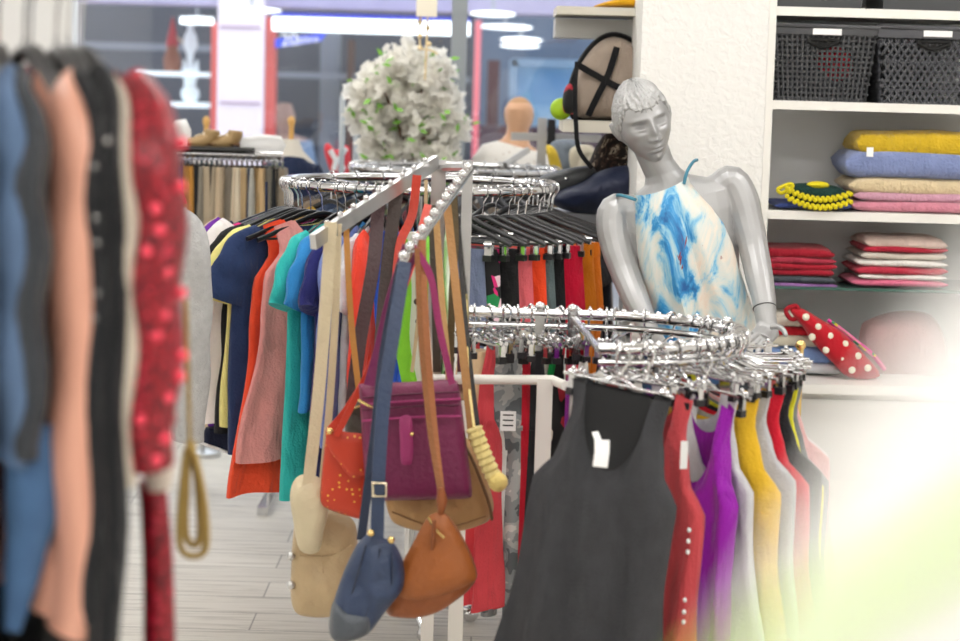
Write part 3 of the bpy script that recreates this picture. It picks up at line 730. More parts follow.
# ================================================================= ROUND RACK C behind
CC = P(455, 169, 7.3); RC = .37
round_rack(CC, RC, CC.z, 'chrome round rack in the back row behind the tee rack')
cols = ['2A2A2E', '4A3A30', '7A6A58', '33405A', '6A2A2A', 'B0A890', '222428', '55504A', '3C4A3A', '8A7A6A', '1E2230', '606468', 'A08868', '40302A', '2C2C34', '705848']
nmz = ['charcoal', 'dark brown', 'taupe', 'slate blue', 'maroon', 'sand', 'black', 'grey-brown', 'bottle green', 'mushroom', 'midnight blue', 'mid grey', 'camel', 'espresso', 'graphite', 'chestnut']
for k in range(16):
    ph = 180+k*12; p = ringpos(CC, RC, CC.z, ph)
    garment('tee', 'top', 'top', nmz[k]+' top on the round rack in the back row', p, R(ph), fab(cols[k]), .6, thick=.9)
for k in range(36):
    ph = k*10+3; hanger('shirt', ringpos(CC, RC, CC.z, ph), R(ph), 'black hanger with chrome hook on the back row round rack', 'hangers on the back row round rack')

# ================================================================= ROUND RACK B (near, tank tops)
CB = P(603, 331, 4.3); RB = .298; ZB = CB.z
rb = empty('curved_clothes_rack', (CB.x, CB.y, 0), 'near chrome rack with curved rail full of tank tops on clip hangers', 'clothes rack')
def onarc(a, z, r=RB): return Vector((r*math.cos(R(a)), r*math.sin(R(a)), z))
xl_ = P(466, 309, CB.y+RB).x-CB.x
for nm_, dz, tr_ in (('rail', 0, .0125), ('lower_rail', -.028, .008)):
    path = [Vector((xl_, RB, ZB+dz)), Vector((xl_/2, RB, ZB+dz))]+[onarc(90-i*5, ZB+dz) for i in range(38)]
    b = MB(); b.tube(path, tr_, 12)
    if dz == 0:
        for k in range(34): q = onarc(88-k*5.3, ZB+.008); b.sphere(q, .0095, 8)
        for k in range(12): b.sphere((xl_*(k+.5)/12, RB, ZB+.008), .0085, 8)
    b.obj(nm_, CHROME, rb)
pf = onarc(-95, 0)
for x_, y_ in ((P(540, 312, CB.y+RB).x-CB.x, RB), (P(572, 312, CB.y+RB).x-CB.x, RB-.03), (RB*.94, .1)):
    MB().box((x_, y_, ZB/2+.005), (.022, .022, ZB+.01)).sphere((x_, y_, ZB+.016), .013, 8).obj('upright', CHROME, rb)
MB().box((-.02, RB, .02), (.7, .04, .03)).box((RB*.94, .05, .02), (.04, .6, .03)).obj('base', CHROME, rb)
b = MB(); b.tube([pf+Vector((0, 0, ZB)), Vector((P(572, 312, CB.y+RB).x-CB.x, RB-.03, ZB))], .008, 8); b.obj('cross_tube', CHROME, rb)
GB = 'chrome clip hangers on the near curved rack'; LB = 'small chrome clip hanger on the near curved rack'
CAMO = pattern('grey_camouflage', [(0, lin('5E6468')), (.42, lin('8E9496')), (.52, lin('B4B6B6')), (.6, lin('D8D6D2'))], 16, dist=.4)
FLB = pattern('black_red_floral', [(0, (.01, .01, .01)), (.55, lin('B02838')), (.68, lin('D8D0C0')), (.78, (.01, .01, .01))], 26, 'cells')
tb = [
 (250, 'FFF', 'x', 0, None),
 (306, 'C8C8CC', .52, 'pale grey knitted tank top right of the purple one', 'top'),
 (313, 'E0B428', .55, 'mustard yellow tank top between two grey ones', 'top'),
 (319, 'B8B8BC', .50, 'silver grey vest between yellow and red tops', 'top'),
 (326, 'D01830', .55, 'bright red tank top on the right of the near rack', 'top'),
 (333, '1E2024', .5, 'black vest between red and lime tops', 'top'),
 (339, 'E4DC30', .6, 'lime yellow vest left of the blue clip', 'top'),
 (346, '84888C', .6, 'grey denim vest under the blue clip', 'top'),
 (354, 'E8B8B8', .5, 'pale pink vest left of the salmon one', 'top'),
 (361, 'E8E0E0', .5, 'off-white vest left of the salmon one', 'top'),
 (369, 'E87870', .5, 'salmon pink top furthest right on the near rack', 'top'),
 (395, '303840', .4, 'charcoal vest at the back of the near rack', 'top'),
 (98, 'F0F0EC', .5, 'white vest at the back of the near rack', 'top'),
 (85, '141418', .5, 'black vest at the back of the near rack', 'top'),
][1:]
for ph, c, L, lab, cat in tb:
    p = ringpos(CB, RB, ZB, ph); yw = R(ph+random.uniform(-4, 4))
    m = FLB if c == 'FLB' else fab(c)
    garment('tank', 'tank_top', cat, lab, p, yw, m, L, drop=-.09, thick=.7, fold=.012)
    hanger('clip', p, yw, LB, GB)
for k in range(14):
    ph = -88+k*13.0; hanger('clip', ringpos(CB, RB, ZB, ph), R(ph+random.uniform(-14, 14)), LB, GB, tilt=random.uniform(-.06, .06))
for k in range(9):
    hanger('clip', Vector((CB.x+xl_*(k+.4)/9, CB.y+RB, ZB+.012)), R(100+random.uniform(-14, 14)), LB, GB, tilt=random.uniform(-.06, .06))
def front_tank(px, py, Y, yaw, c, L, sx, lab, drop, tilt=0, thick=1.2, seed=1, m=None, m2=None, fold=.018, hx=True):
    p = P(px, py, Y)
    o = garment('tank', 'tank_top', 'top', lab, p, R(yaw), m or fab(c), L, drop=drop, thick=thick, fold=fold, seed=seed, tilt=R(tilt), m2=m2)
    o.scale = (sx, 1, 1)
    h = hanger('clip', p, R(yaw), 'clip hanger holding the '+lab.split(' with')[0].split(' right')[0].split(' seen')[0], None, tilt=R(tilt)); h.scale = (.75, 1, 1)
    return o, p
o, p = front_tank(624, 352, 3.80, -22, None, .60, .74, 'large black tank top with white paper tag hanging at the front', -.062, 8, 1.3, 2.4, mat('black_jersey', lin('37383C'), .9, bump=.4, bscale=220, var=.25, vscale=25), mat('black_binding', lin('1A1B1E'), .8), .02)
b = MB(); b.ribbon([P(602, 440, 3.71)-o.location, P(602, 452, 3.70)-o.location, P(600, 467, 3.70)-o.location], .028, .002)
tg = b.obj('price_tag', PAPER, loc=o.location); tag(tg, 'white paper tag hanging in the neckline of the black tank', 'tag')
b = MB(); b.ribbon([P(595, 432, 3.73)-o.location, P(600, 445, 3.705)-o.location], .012, .0015); b.obj('collar_label', PAPER, tg)
o, p = front_tank(648, 350, 3.92, -28, 'C4484E', .66, .74, 'brick red tank top with white buttons right behind the black tank', -.075, 3, 1.0, 5)
Mi = (Matrix.Translation(o.location) @ o.rotation_euler.to_matrix().to_4x4() @ Matrix.Diagonal((.74, 1, 1, 1))).inverted()
for yy in (530, 541, 552, 600, 612, 622):
    bo = MB().sphere((0, 0, 0), (.006, .004, .005), 10).obj('button', PAPER, o); bo.location = Mi @ P(689-(yy-530)*.06, yy, 3.83)
front_tank(662, 350, 4.0, -20, 'D2D2D2', .5, .6, 'light grey marl tank top seen between brick and purple tanks', -.08, 0, 1, 7)
front_tank(628, 346, 4.08, -10, '9A1FA8', .4, .45, 'violet tank top seen in the neckline of the brick tank', -.085, 0, 1, 8)
o, p = front_tank(707, 356, 3.93, -42, '9417A6', .56, .52, 'vivid purple tank top right of the brick one', -.085, 4, 1.2, 9)
q = P(684, 455, 3.84); tg = MB().box((0, 0, 0), (.014, .003, .055)).obj('price_tag', PAPER, loc=q); tag(tg, 'narrow white tag beside the purple tank', 'tag')
# camouflage leggings, cream trousers, coral tank
p = P(508, 314, 4.6); p.z = ZB+.012
garment('trousers', 'leggings', 'leggings', 'grey camouflage print leggings with white price tag', p, R(-20), CAMO, .64, drop=-.09, scale=.29)
hanger('clip', p, R(-65), 'clip hanger holding the camouflage leggings', None)
tg = MB().box((0, 0, 0), (.036, .003, .045)).obj('price_tag', PAPER, loc=P(508, 421, 4.5), smooth=False); tag(tg, 'white square price tag on the grey camouflage leggings', 'tag')
b = MB()
for k in range(3): b.box((0, -.002, .014-k*.012), (.024, .001, .003))
b.obj('printed_lines', mat('ink', (.02, .02, .02), .6), tg, smooth=False)
p = P(531, 314, 4.62); p.z = ZB+.012
garment('trousers', 'trousers', 'trousers', 'cream white trousers hanging between leggings and black tank', p, R(-25), fab('E6DFD2'), .68, drop=-.06, scale=.27)
hanger('clip', p, R(-65), 'clip hanger holding the cream trousers', None)
o, p = front_tank(484, 313, 4.6, -50, 'E8505A', .62, .28, 'coral tank top with white tassels below beside the bags', -.07, 0, 1.0, 3)
front_tank(549, 314, 4.62, -60, '18A850', .6, .24, 'bright green vest left of the black tank', -.08, 0, .7, 4)
front_tank(557, 314, 4.60, -60, None, .6, .22, 'black vest with red and cream print left of the black tank', -.08, 0, .7, 6, FLB)
for i, (px, c, nm_) in enumerate(((475, 'E8C8A0', 'apricot'), (497, 'F0EEEA', 'white'), (520, 'C81830', 'dark red'), (529, '2A2A2E', 'charcoal'))):
    p = P(px, 312, 4.62); garment('trousers', 'trousers', 'trousers', nm_+' narrow trousers on the left side of the near rack', p, R(-60), fab(c), .5, drop=-.09, scale=.3); hanger('clip', p, R(-60), 'clip hanger holding the narrow '+nm_+' trousers', None)
b = MB(); bl = P(487, 585, 4.58)
for k in range(5): b.tube([(-.03+k*.013, 0, .07), (-.03+k*.013+.003, .003, 0), (-.03+k*.012, 0, -.045+.01*(k % 2))], [.004, .005, .007], 7)
f_ = b.obj('tassel_fringe', fab('EFE8E4'), loc=bl); tag(f_, 'white knotted tassels hanging below the coral tank', 'fringe')
# blue clip
q = P(784, 380, 4.2); MB().box((0, 0, 0), (.02, .02, .025)).obj('peg', mat('blue_clip', lin('1E6FD0'), .4), loc=q)
tag(bpy.data.objects['peg'], 'small blue plastic clip on the grey denim vest', 'clip')
# straight chrome rail right behind
e = empty('clothes_rail', P(757, 362, 4.6)*1, 'thin straight chrome rail right of the near round rack', 'rail')
e.location.z = 0; zz = P(757, 359, 4.6).z
MB().tube([(P(735, 359, 4.6).x-e.location.x, 0, zz), (P(800, 361, 4.6).x-e.location.x, 0, zz)], .006, 8).obj('rail', GOLD, e)
MB().tube([(P(800, 361, 4.6).x-e.location.x, 0, 0), (P(800, 361, 4.6).x-e.location.x, 0, zz+.03)], .008, 8).sphere((P(800, 361, 4.6).x-e.location.x, 0, zz+.035), .013, 10).obj('post', GOLD, e)

# ================================================================= BAG STAND
bs = empty('bag_stand', (P(452, 400, 4.6).x, 4.6, 0), 'chrome and white bag stand with two posts and sloping arms', 'bag stand')
o_ = bs.location
def vpost(px, py, Y, name, zlo, zhi, w, m):
    p = P(px, py, Y); return MB().box((p.x-o_.x, Y-o_.y, (zlo+zhi)/2), (w[0], w[1], zhi-zlo)).obj(name, m, bs, smooth=False)
z1 = P(468, 160, 4.5).z; z2 = P(437, 160, 4.75).z; zm = P(467, 400, 4.5).z
vpost(468, 160, 4.5, 'post', zm, z1, (.024, .024), CHROME); vpost(468, 160, 4.5, 'lower_post', .05, zm, (.034, .034), WHITEP)
vpost(439, 160, 4.75, 'post', zm, z2, (.034, .034), STEEL); vpost(439, 160, 4.75, 'lower_post', .05, zm, (.03, .03), WHITEP)
MB().tube([P(425, 379, 4.48)-o_, P(552, 380, 4.44)-o_, P(566, 386, 4.35)-o_], .011, 12).obj('cross_bar', WHITEP, bs)
x5 = P(545, 378, 4.44)
MB().box((x5.x-o_.x, x5.y-o_.y, x5.z/2), (.035, .035, x5.z)).obj('lower_post', WHITEP, bs, smooth=False)
MB().box((P(450, 600, 4.6).x-o_.x, 0, .03), (.75, .06, .05)).box((P(439, 160, 4.75).x-o_.x, 0, .03), (.06, .7, .05)).obj('base', WHITEP, bs, smooth=False)
A1a, A1b = P(470, 170, 4.48), P(402, 264, 3.95)
A2a, A2b = P(436, 162, 4.72), P(313, 242, 4.15)
b = MB(); b.tube([A1a-o_, A1b-o_], .009, 10); b.obj('sloping_arm', CHROME, bs)
for k in range(12):
    q = A1a.lerp(A1b, .04+k*.086); MB().sphere(q-o_+Vector((0, 0, .014)), .0105, 10).tube([q-o_, q-o_+Vector((0, 0, .012))], .004, 6).obj('stud', CHROME, bs)
b = MB(); b.ribbon([A2a-o_, A2b-o_], .032, .014, side=(0, 0, 1)); b.obj('sloping_arm', STEEL, bs)
for k in range(9):
    q = A2a.lerp(A2b, .1+k*.1); MB().sphere(q-o_+Vector((0, 0, .021)), .007, 8).obj('stud', CHROME, bs)
MB().tube([P(468, 168, 4.5)-o_, P(438, 168, 4.75)-o_], .01, 8).obj('top_bar', CHROME, bs)

def bag(name, label, outline, Y, thick, m, straps=(), extra=None, wr=.012, cat='handbag', flat=.4, k=4):
    org = P(sum(p[0] for p in outline)/len(outline), sum(p[1] for p in outline)/len(outline), Y)
    e = empty(name, org, label, cat)
    b = MB(); puff(b, outline, Y, thick, org, wrinkle=wr, seed=len(label), flatness=flat, k=k, crisp=True, rings=12); b.obj('body', m, e, ang=70)
    for pts, w, sm_ in straps:
        q = spline([P(x, y, yy)-org for x, y, yy in pts], 5); s = MB(); s.ribbon(q, w, .004, side=(1, .15, 0)); s.obj('strap', sm_, e)
    if extra: extra(e, org)
    return e
def ln(e, org, pts, Y, r, m, name='seam', n=6):
    b = MB(); b.tube(spline([P(x, y, Y)-org for x, y in pts], 4), r, n); return b.obj(name, m, e)
CREAM = leather('CDBF9F'); BEIGE = leather('B9A17C')
def ex(e, o):
    b = MB(); puff(b, [(296, 478), (310, 474), (324, 482), (330, 500), (324, 530), (318, 552), (300, 550), (293, 520), (290, 495)], 4.22, .06, o, wrinkle=.006); b.obj('cream_flap', CREAM, e)
    ln(e, o, [(300, 555), (330, 556), (352, 545)], 4.265, .0018, BEIGE); ln(e, o, [(322, 556), (324, 600)], 4.262, .0018, BEIGE)
    for yy in (556, 585): b = MB(); b.sphere(P(291, yy, 4.27)-o, .01, 8); b.obj('side_ring', STEEL, e)
bag('slouchy_bag', 'large slouchy beige leather bag with cream flap, lowest at left', [(298, 500), (330, 506), (357, 520), (358, 560), (352, 600), (348, 615), (320, 618), (296, 615), (290, 600), (292, 540)], 4.32, .12, BEIGE,
    [([(331, 222, 4.2), (326, 300, 4.2), (318, 400, 4.2), (306, 505, 4.2)], .026, CREAM), ([(338, 224, 4.24), (336, 300, 4.26), (330, 400, 4.28), (322, 490, 4.3)], .016, CREAM)], ex)
PERF = pattern('red_leather_gold_dots', [(0, lin('E8B040')), (.18, lin('C23A1E'))], 70, 'dots', rough=.45)
REDL = leather('C8371E')
def ex(e, o):
    b = MB(); puff(b, [(327, 428), (346, 432), (371, 438), (370, 470), (352, 478), (338, 462), (328, 446)], 4.155, .022, o, wrinkle=.001); b.obj('flap', PERF, e)
    b = MB(); b.sphere(P(330, 431, 4.14)-o, .008, 8); b.obj('strap_ring', GOLD, e)
bag('crossbody_bag', 'red-orange crossbody bag with gold perforated pattern', [(326, 430), (348, 434), (373, 440), (371, 480), (366, 521), (344, 515), (319, 506), (322, 470)], 4.19, .045, PERF,
    [([(428, 205, 4.35), (408, 275, 4.2), (375, 360, 4.17), (350, 405, 4.16), (330, 430, 4.15)], .016, REDL), ([(412, 258, 4.12), (380, 345, 4.12), (352, 405, 4.13), (336, 436, 4.13)], .013, REDL)], ex, wr=.002, flat=.35, k=3)
DKB = leather('2E2620')
bag('small_dark_bag', 'small dark brown bag tucked behind the red and burgundy ones', [(345, 408), (362, 398), (385, 405), (385, 450), (360, 455), (345, 440)], 4.35, .07, leather('3A332C'),
    [([(379, 190, 4.5), (374, 260, 4.42), (360, 340, 4.38), (352, 405, 4.35)], .03, leather('3E2428')), ([(398, 182, 4.55), (388, 260, 4.5), (382, 330, 4.45), (378, 402, 4.38)], .03, leather('36251E'))],
    lambda e, o: ln(e, o, [(346, 412), (364, 404)], 4.31, .003, GOLD, 'zip'))
CAMEL = leather('B08858')
def ex(e, o):
    ln(e, o, [(392, 512), (440, 528), (486, 516)], 4.165, .002, leather('8A6238'))
    ln(e, o, [(452, 430), (470, 455), (488, 500), (492, 520)], 4.165, .0035, leather('6A4A2A'), 'piping')
bag('large_camel_bag', 'wide camel suede shoulder bag behind the burgundy bag', [(386, 455), (420, 430), (462, 430), (482, 460), (495, 505), (490, 522), (460, 532), (420, 532), (392, 524), (384, 500)], 4.21, .09, CAMEL,
    [([(447, 205, 4.35), (456, 290, 4.3), (466, 380, 4.26), (474, 452, 4.24)], .018, leather('B08048')), ([(436, 215, 4.3), (442, 300, 4.3), (450, 390, 4.28), (453, 432, 4.28)], .014, leather('C39A62')), ([(455, 190, 4.45), (462, 280, 4.4), (472, 380, 4.33), (484, 470, 4.28)], .009, leather('1E1C1C'))], ex)
BURG = leather('701A48'); BURG2 = leather('9A2B66')
def ex(e, o):
    for y0, y1 in ((398, 392), (410, 405)): ln(e, o, [(362, y0), (410, (y0+y1)/2-1), (459, y1)], 4.068, .0022, leather('541034'))
    for y0, y1 in ((405, 399), (421, 416)): ln(e, o, [(362, y0), (410, (y0+y1)/2-1), (461, y1)], 4.068, .0025, BURG2, 'pocket_edge')
    b = MB(); puff(b, [(400, 418), (411, 417), (413, 440), (412, 462), (406, 465), (401, 462), (400, 440)], 4.055, .012, o); b.obj('tab', BURG2, e)
    b = MB(); b.sphere(P(412, 434, 4.05)-o, .005, 8); b.obj('stud', GOLD, e)
    ln(e, o, [(358, 400), (374, 408)], 4.06, .003, GOLD, 'zip')
bag('burgundy_bag', 'flat burgundy leather bag with front tab, centre of the stand', [(359, 388), (358, 383), (408, 382), (452, 379), (459, 382), (466, 440), (473, 494), (470, 499), (420, 500), (370, 501), (366, 496), (362, 440)], 4.1, .05, BURG,
    [([(412, 246, 4.02), (430, 275, 4.03), (440, 330, 4.05), (452, 384, 4.08)], .014, BURG2), ([(411, 246, 4.03), (394, 300, 4.06), (382, 350, 4.07), (372, 386, 4.08)], .035, leather('6E1450'))], ex, wr=.001, flat=.3, k=3)
NAVY = leather('2A3A58'); NAVY2 = leather('1E2A42')
def ex(e, o):
    b = MB(); puff(b, [(334, 600), (350, 606), (372, 612), (370, 632), (352, 640), (335, 641), (329, 628)], 3.865, .085, o, wrinkle=.003); b.obj('base_panel', leather('4A5058'), e)
    for q in [(371, 533), (391, 540)]: b = MB(); b.sphere(P(*q, 3.84)-o, .008, 8); b.obj('stud', GOLD, e)
    b = MB(); b.tube([P(x, y, 3.835)-o for x, y in ((373, 483), (386, 483), (386, 496), (373, 496))], .0035, 6, closed=True); b.obj('buckle', mat('pale_brass', (.9, .8, .6), .25, 1), e)
    for l in ([(366, 545), (356, 580), (346, 612)], [(380, 548), (374, 590), (362, 625)], [(392, 552), (392, 585)]): ln(e, o, l, 3.838, .002, NAVY2)
bag('navy_bag', 'navy blue leather shoulder bag with gold buckle, lowest in front', [(366, 534), (380, 536), (395, 543), (404, 562), (405, 588), (385, 612), (368, 636), (345, 641), (331, 636), (332, 605), (344, 570), (356, 545)], 3.88, .09, NAVY,
    [([(405, 262, 3.93), (394, 330, 3.88), (384, 400, 3.85), (379, 470, 3.84), (377, 540, 3.845)], .026, NAVY), ([(401, 264, 3.98), (384, 350, 3.97), (374, 440, 3.93), (361, 540, 3.9)], .018, NAVY2)], ex)
COGN = leather('8E4C1E')
def ex(e, o):
    b = MB(); puff(b, [(428, 518), (446, 516), (468, 552), (476, 575), (470, 584), (440, 596), (410, 600), (396, 590), (405, 560)], 3.90, .04, o, wrinkle=.004); b.obj('front_flap', leather('98541F'), e)
    ln(e, o, [(428, 517), (436, 530), (444, 538)], 3.873, .003, GOLD, 'zip'); b = MB(); b.tube([P(434, 520, 3.87)-o, P(434, 533, 3.866)-o, P(432, 550, 3.87)-o], [.004, .005, .003], 8); b.obj('zip_pull', leather('7A4018'), e)
    b = MB(); b.tube([P(441, 488, 3.9)-o, P(442, 500, 3.9)-o, P(441, 514, 3.9)-o], [.006, .012, .006], 8); b.obj('strap_tab', leather('8A4A1E'), e)
bag('brown_hobo_bag', 'cognac brown leather hobo bag with zip beside the navy bag', [(428, 514), (446, 512), (458, 528), (470, 550), (479, 576), (468, 592), (440, 612), (415, 619), (388, 617), (384, 604), (395, 575), (412, 545)], 3.95, .10, COGN,
    [([(422, 240, 4.05), (426, 330, 4.0), (433, 420, 3.96), (441, 492, 3.92)], .015, leather('9A5A28')), ([(417, 248, 4.0), (421, 340, 3.98), (430, 430, 3.95), (440, 490, 3.92)], .011, leather('86501F'))], ex)
# scarf and straps between
def strap_thing(name, label, cat, pts, w, m, t=.004):
    q = spline([P(*a) for a in pts], 6); c = q[0]; b = MB(); b.ribbon([x-c for x in q], w, t, side=(1, .1, 0)); o = b.obj(name, m, loc=c); tag(o, label, cat); return o
strap_thing('belt', 'red-orange leather belt looped over the chrome arm', 'belt', [(417, 175, 4.55), (412, 215, 4.54), (400, 245, 4.5), (395, 300, 4.45)], .02, REDL)
strap_thing('belt', 'ochre tan belt hanging in front of the orange shirt', 'belt', [(346, 217, 4.3), (348, 270, 4.29), (352, 330, 4.28), (360, 400, 4.27)], .013, leather('B8803A'))
strap_thing('belt', 'olive brown belt hanging beside the chrome post', 'belt', [(453, 190, 4.42), (455, 240, 4.41), (452, 300, 4.4), (450, 380, 4.4)], .016, leather('5A4A2A'))
strap_thing('belt', 'dark taupe belt hanging behind the burgundy strap', 'belt', [(432, 205, 4.45), (434, 260, 4.44), (436, 320, 4.43), (437, 372, 4.43)], .018, leather('4A4238'))
strap_thing('belt', 'pale cream knotted cord hanging left of brown strap', 'cord', [(426, 180, 4.6), (425, 230, 4.58), (420, 300, 4.55), (412, 372, 4.5)], .008, leather('C8B088'))
strap_thing('silk_scarf', 'royal blue scarf hanging above the burgundy bag', 'scarf', [(392, 232, 4.6), (386, 290, 4.62), (388, 350, 4.62), (384, 385, 4.6)], .055, fab('2455C8'), .012)
strap_thing('silk_scarf', 'lime green scarf hanging above the burgundy bag', 'scarf', [(400, 240, 4.62), (404, 290, 4.63), (402, 340, 4.62), (410, 385, 4.6)], .035, fab('8AD838'), .012)
strap_thing('silk_scarf', 'white scarf with small black dots above the burgundy bag', 'scarf', [(413, 232, 4.66), (414, 290, 4.67), (420, 340, 4.66), (424, 385, 4.64)], .05, pattern('white_black_dots', [(0, (.02, .02, .02)), (.22, (.88, .86, .8))], 28, 'dots'), .012)
# pale yellow knitted pendant with pompom
e = empty('knitted_tassel', P(484, 450, 4.1), 'pale yellow ribbed knit tassel with pompom right of camel bag', 'tassel')
sp = spline([P(x, y, 4.1)-e.location for x, y in ((474, 428), (480, 445), (487, 462), (494, 478))], 8)
MB().tube(sp, [.017+.0022*math.sin(i*2.1) for i in range(len(sp))], 14).obj('knit_tube', fab('E2CE8A'), e)
q = P(498, 482, 4.09)-e.location; MB().sphere(q, .021, 14).obj('pompom', fab('E8D080'), e)
MB().tube([P(474, 428, 4.1)-e.location, P(468, 380, 4.3)-e.location, P(466, 300, 4.43)-e.location], .003, 6).obj('cord', fab('E2CE8A'), e)

# ================================================================= SHELF UNIT (right)
UY = SY-.2    # front plane
su = empty('shelf_unit', (1.9, UY, 0), 'white open shelf unit against the right wall', 'shelving')
def shz(py): return P(860, py, UY).z
x0 = P(767, 150, UY).x; x1 = 2.88; so_ = su.location
MB().box((x0-.012+.012-so_.x, .2, 1.55), (.022, .4, 1.66)).obj('side_panel', WHITEP, su, smooth=False)
MB().box(((x0+x1)/2-so_.x, .385, 1.55), (x1-x0, .02, 1.66)).obj('back_panel', mat('grey_back_panel', (.87, .88, .88), .6, var=.05), su, smooth=False)
SHZ = {}
for key, py in (('top', 13), ('basket', 107), ('towel', 217)):
    z = shz(py); SHZ[key] = z
    MB().box(((x0+x1)/2-so_.x, .185, z), (x1-x0-.02, .37, .026)).obj('shelf', WHITEP, su, smooth=False)
SHZ['glass'] = shz(290)
MB().box(((x0+x1)/2-so_.x, .19, SHZ['glass']), (x1-x0-.02, .36, .009)).obj('glass_shelf', mat('dark_glass', (.05, .12, .10), .1), su, smooth=False)
zc = shz(377)
ca = empty('base_cabinet', (so_.x, UY, 0), 'white low cabinet below the open shelves', 'cabinet')
MB().box(((x0+x1)/2-so_.x+.0, .13, zc/2-.01), (x1-x0+.0, .5, zc-.02)).obj('carcass', WHITEP, ca, smooth=False)
MB().box(((x0+x1)/2-so_.x, .10, zc-.014), (x1-x0+.03, .56, .028)).obj('worktop', WHITEP, ca, smooth=False)
MB().box((x0+.5-so_.x, -.13, zc-.17), (.96, .02, .24)).obj('drawer', mat('white_drawer', (.8, .79, .76), .35), ca, smooth=False)
# folded textiles
def folded(name, label, cat, px0, px1, py0, py1, Y, m, depth=.26, seed=0, group=None, layers=1, zbase=None):
    a = P(px0, (py0+py1)/2, Y); b_ = P(px1, (py0+py1)/2, Y); t = P((px0+px1)/2, py0, Y).z; u = P((px0+px1)/2, py1, Y).z
    w = b_.x-a.x; h = t-u; c = Vector(((a.x+b_.x)/2, Y+depth/2, (t+u)/2)); mb = MB()
    for l in range(layers):
        hh = h/layers/2; zc_ = -h/2+hh*(2*l+1); rings = []
        for i in range(25):
            s = -1+2*i/24; e_ = (1-abs(s)**10)**.35 if abs(s) < 1 else .05
            e_ = max(e_, .25); ring = []
            zz = .10*h*math.sin(s*4+seed+l)*0.8+.12*h*noise.noise(Vector((s*3, seed, l)))
            for k in range(20):
                an = 2*PI*k/20; cy = math.copysign(abs(math.cos(an))**.35, math.cos(an)); sz = math.copysign(abs(math.sin(an))**.6, math.sin(an))
                ring.append((s*w/2+.004*math.sin(an*2+seed), cy*depth/2*(.97+.03*math.sin(seed+l*2+s*3)), zc_+zz*(.3 if l == 0 else 1)+sz*hh*1.02*e_))
            rings.append(ring)
        mb.loft(rings, True)
    o = mb.obj(name, m, loc=c, ang=60); tag(o, label, cat, group); return o
TY = UY+.04
def towel(h): return mat('towel_'+h, lin(h), .95, 0, .8, 130, .15, 30, .1, sheen=.3)
folded('towel', 'mustard yellow towel on top of the towel stack', 'towel', 857, 1010, 132, 160, TY, towel('D6B22A'), seed=1, layers=1)
folded('towel', 'periwinkle blue towel under the yellow one', 'towel', 845, 1012, 151, 180, TY-.01, towel('8593C0'), seed=2.4, layers=1)
folded('towel', 'cream beige towel under the blue one', 'towel', 850, 1010, 178, 197, TY, towel('E0CBA4'), seed=3.9)
folded('towel', 'rose pink towel under the cream one', 'towel', 855, 1010, 192, 204, TY, towel('D3A0B4'), seed=5)
folded('towel', 'dusky pink towel at the bottom of the towel stack', 'towel', 852, 1010, 202, 214, TY-.005, towel('D68A9C'), seed=7)
q = P(870, 152, TY-.02); tg = MB().box((0, 0, 0), (.02, .003, .028)).obj('care_label', PAPER, loc=q); tag(tg, 'white label on the folded yellow towel', 'tag')
# crochet potholders
e = empty('crochet_potholder', P(815, 195, TY), 'dark green crochet piece with yellow scalloped edges on shelf', 'crochet')
GRN = mat('dark_green_wool', lin('0F3A34'), .9, bump=.8, bscale=200); YEL = mat('yellow_wool', lin('E8D81E'), .9, bump=.6, bscale=250)
b = MB(); puff(b, [(785, 186), (800, 183), (825, 184), (845, 190), (850, 200), (835, 205), (805, 204), (790, 198)], TY+.02, .12, e.location, wrinkle=.01); b.obj('body', GRN, e)
for row, yy in ((0, 196), (1, 202)):
    b = MB()
    for k in range(26):
        u = k/25; x = 787+64*u; y = yy-8*(1-u)**3+3.5*math.sin(u*PI)-4*u**4+(2 if row else 0)+(k % 2)*2.2; b.sphere(P(x, y, TY-.05)-e.location, .0075, 8)
    b.obj('scalloped_edge', YEL, e)
b = MB(); b.sphere(P(818, 185, TY-.01)-e.location, (.035, .03, .012), 12); b.obj('centre_flower', YEL, e)
b = MB(); b.tube(cspline([P(x, y, TY-.03)-e.location for x, y in ((778, 189), (790, 184), (792, 187), (782, 193))], 5), .006, 8, closed=True); b.obj('loop', YEL, e)
folded('cloth', 'dark blue folded cloth under the green crochet piece', 'cloth', 776, 852, 203, 210, TY-.02, fab('3A4A86'), seed=4)
# red stack
for i, (y0, y1, c, lab) in enumerate([(248, 259, 'A3182C', 'crimson folded cloth, topmost of the red stack'), (257, 265, 'B03448', 'muted red folded cloth, second of the red stack'), (263, 271, 'B01E32', 'bright red folded cloth, third of the red stack'), (269, 277, 'A81A30', 'deep red folded cloth, fourth of the red stack'), (276, 284, '4E545C', 'dark grey folded cloth under the red ones'), (283, 288, '9A6AA8', 'lilac grey folded cloth at the bottom of the red stack')]):
    folded('folded_cloth', lab, 'cloth', 762-(i % 2), 835+(i % 3), y0, y1, TY, fab(c), seed=i*1.7)
for i, (y0, y1, c, lab, xx) in enumerate([(238, 250, 'E0C8BE', 'pale pink folded cloth on top of the pale stack', 866), (246, 254, 'B02038', 'red folded cloth second in the pale stack', 864), (253, 261, 'CFC6BA', 'beige folded cloth in the pale stack', 862), (260, 268, 'E6E2DC', 'white folded cloth in the middle of the pale stack', 857), (267, 276, 'C03048', 'crimson folded cloth low in the pale stack', 856), (275, 281, 'EDE6E2', 'off-white folded cloth above the pink one', 860), (280, 288, 'E07090', 'pink folded cloth at the bottom of the pale stack', 852)]):
    folded('folded_cloth', lab, 'cloth', xx, 948, y0, y1, TY, fab(c), seed=i*2.3)
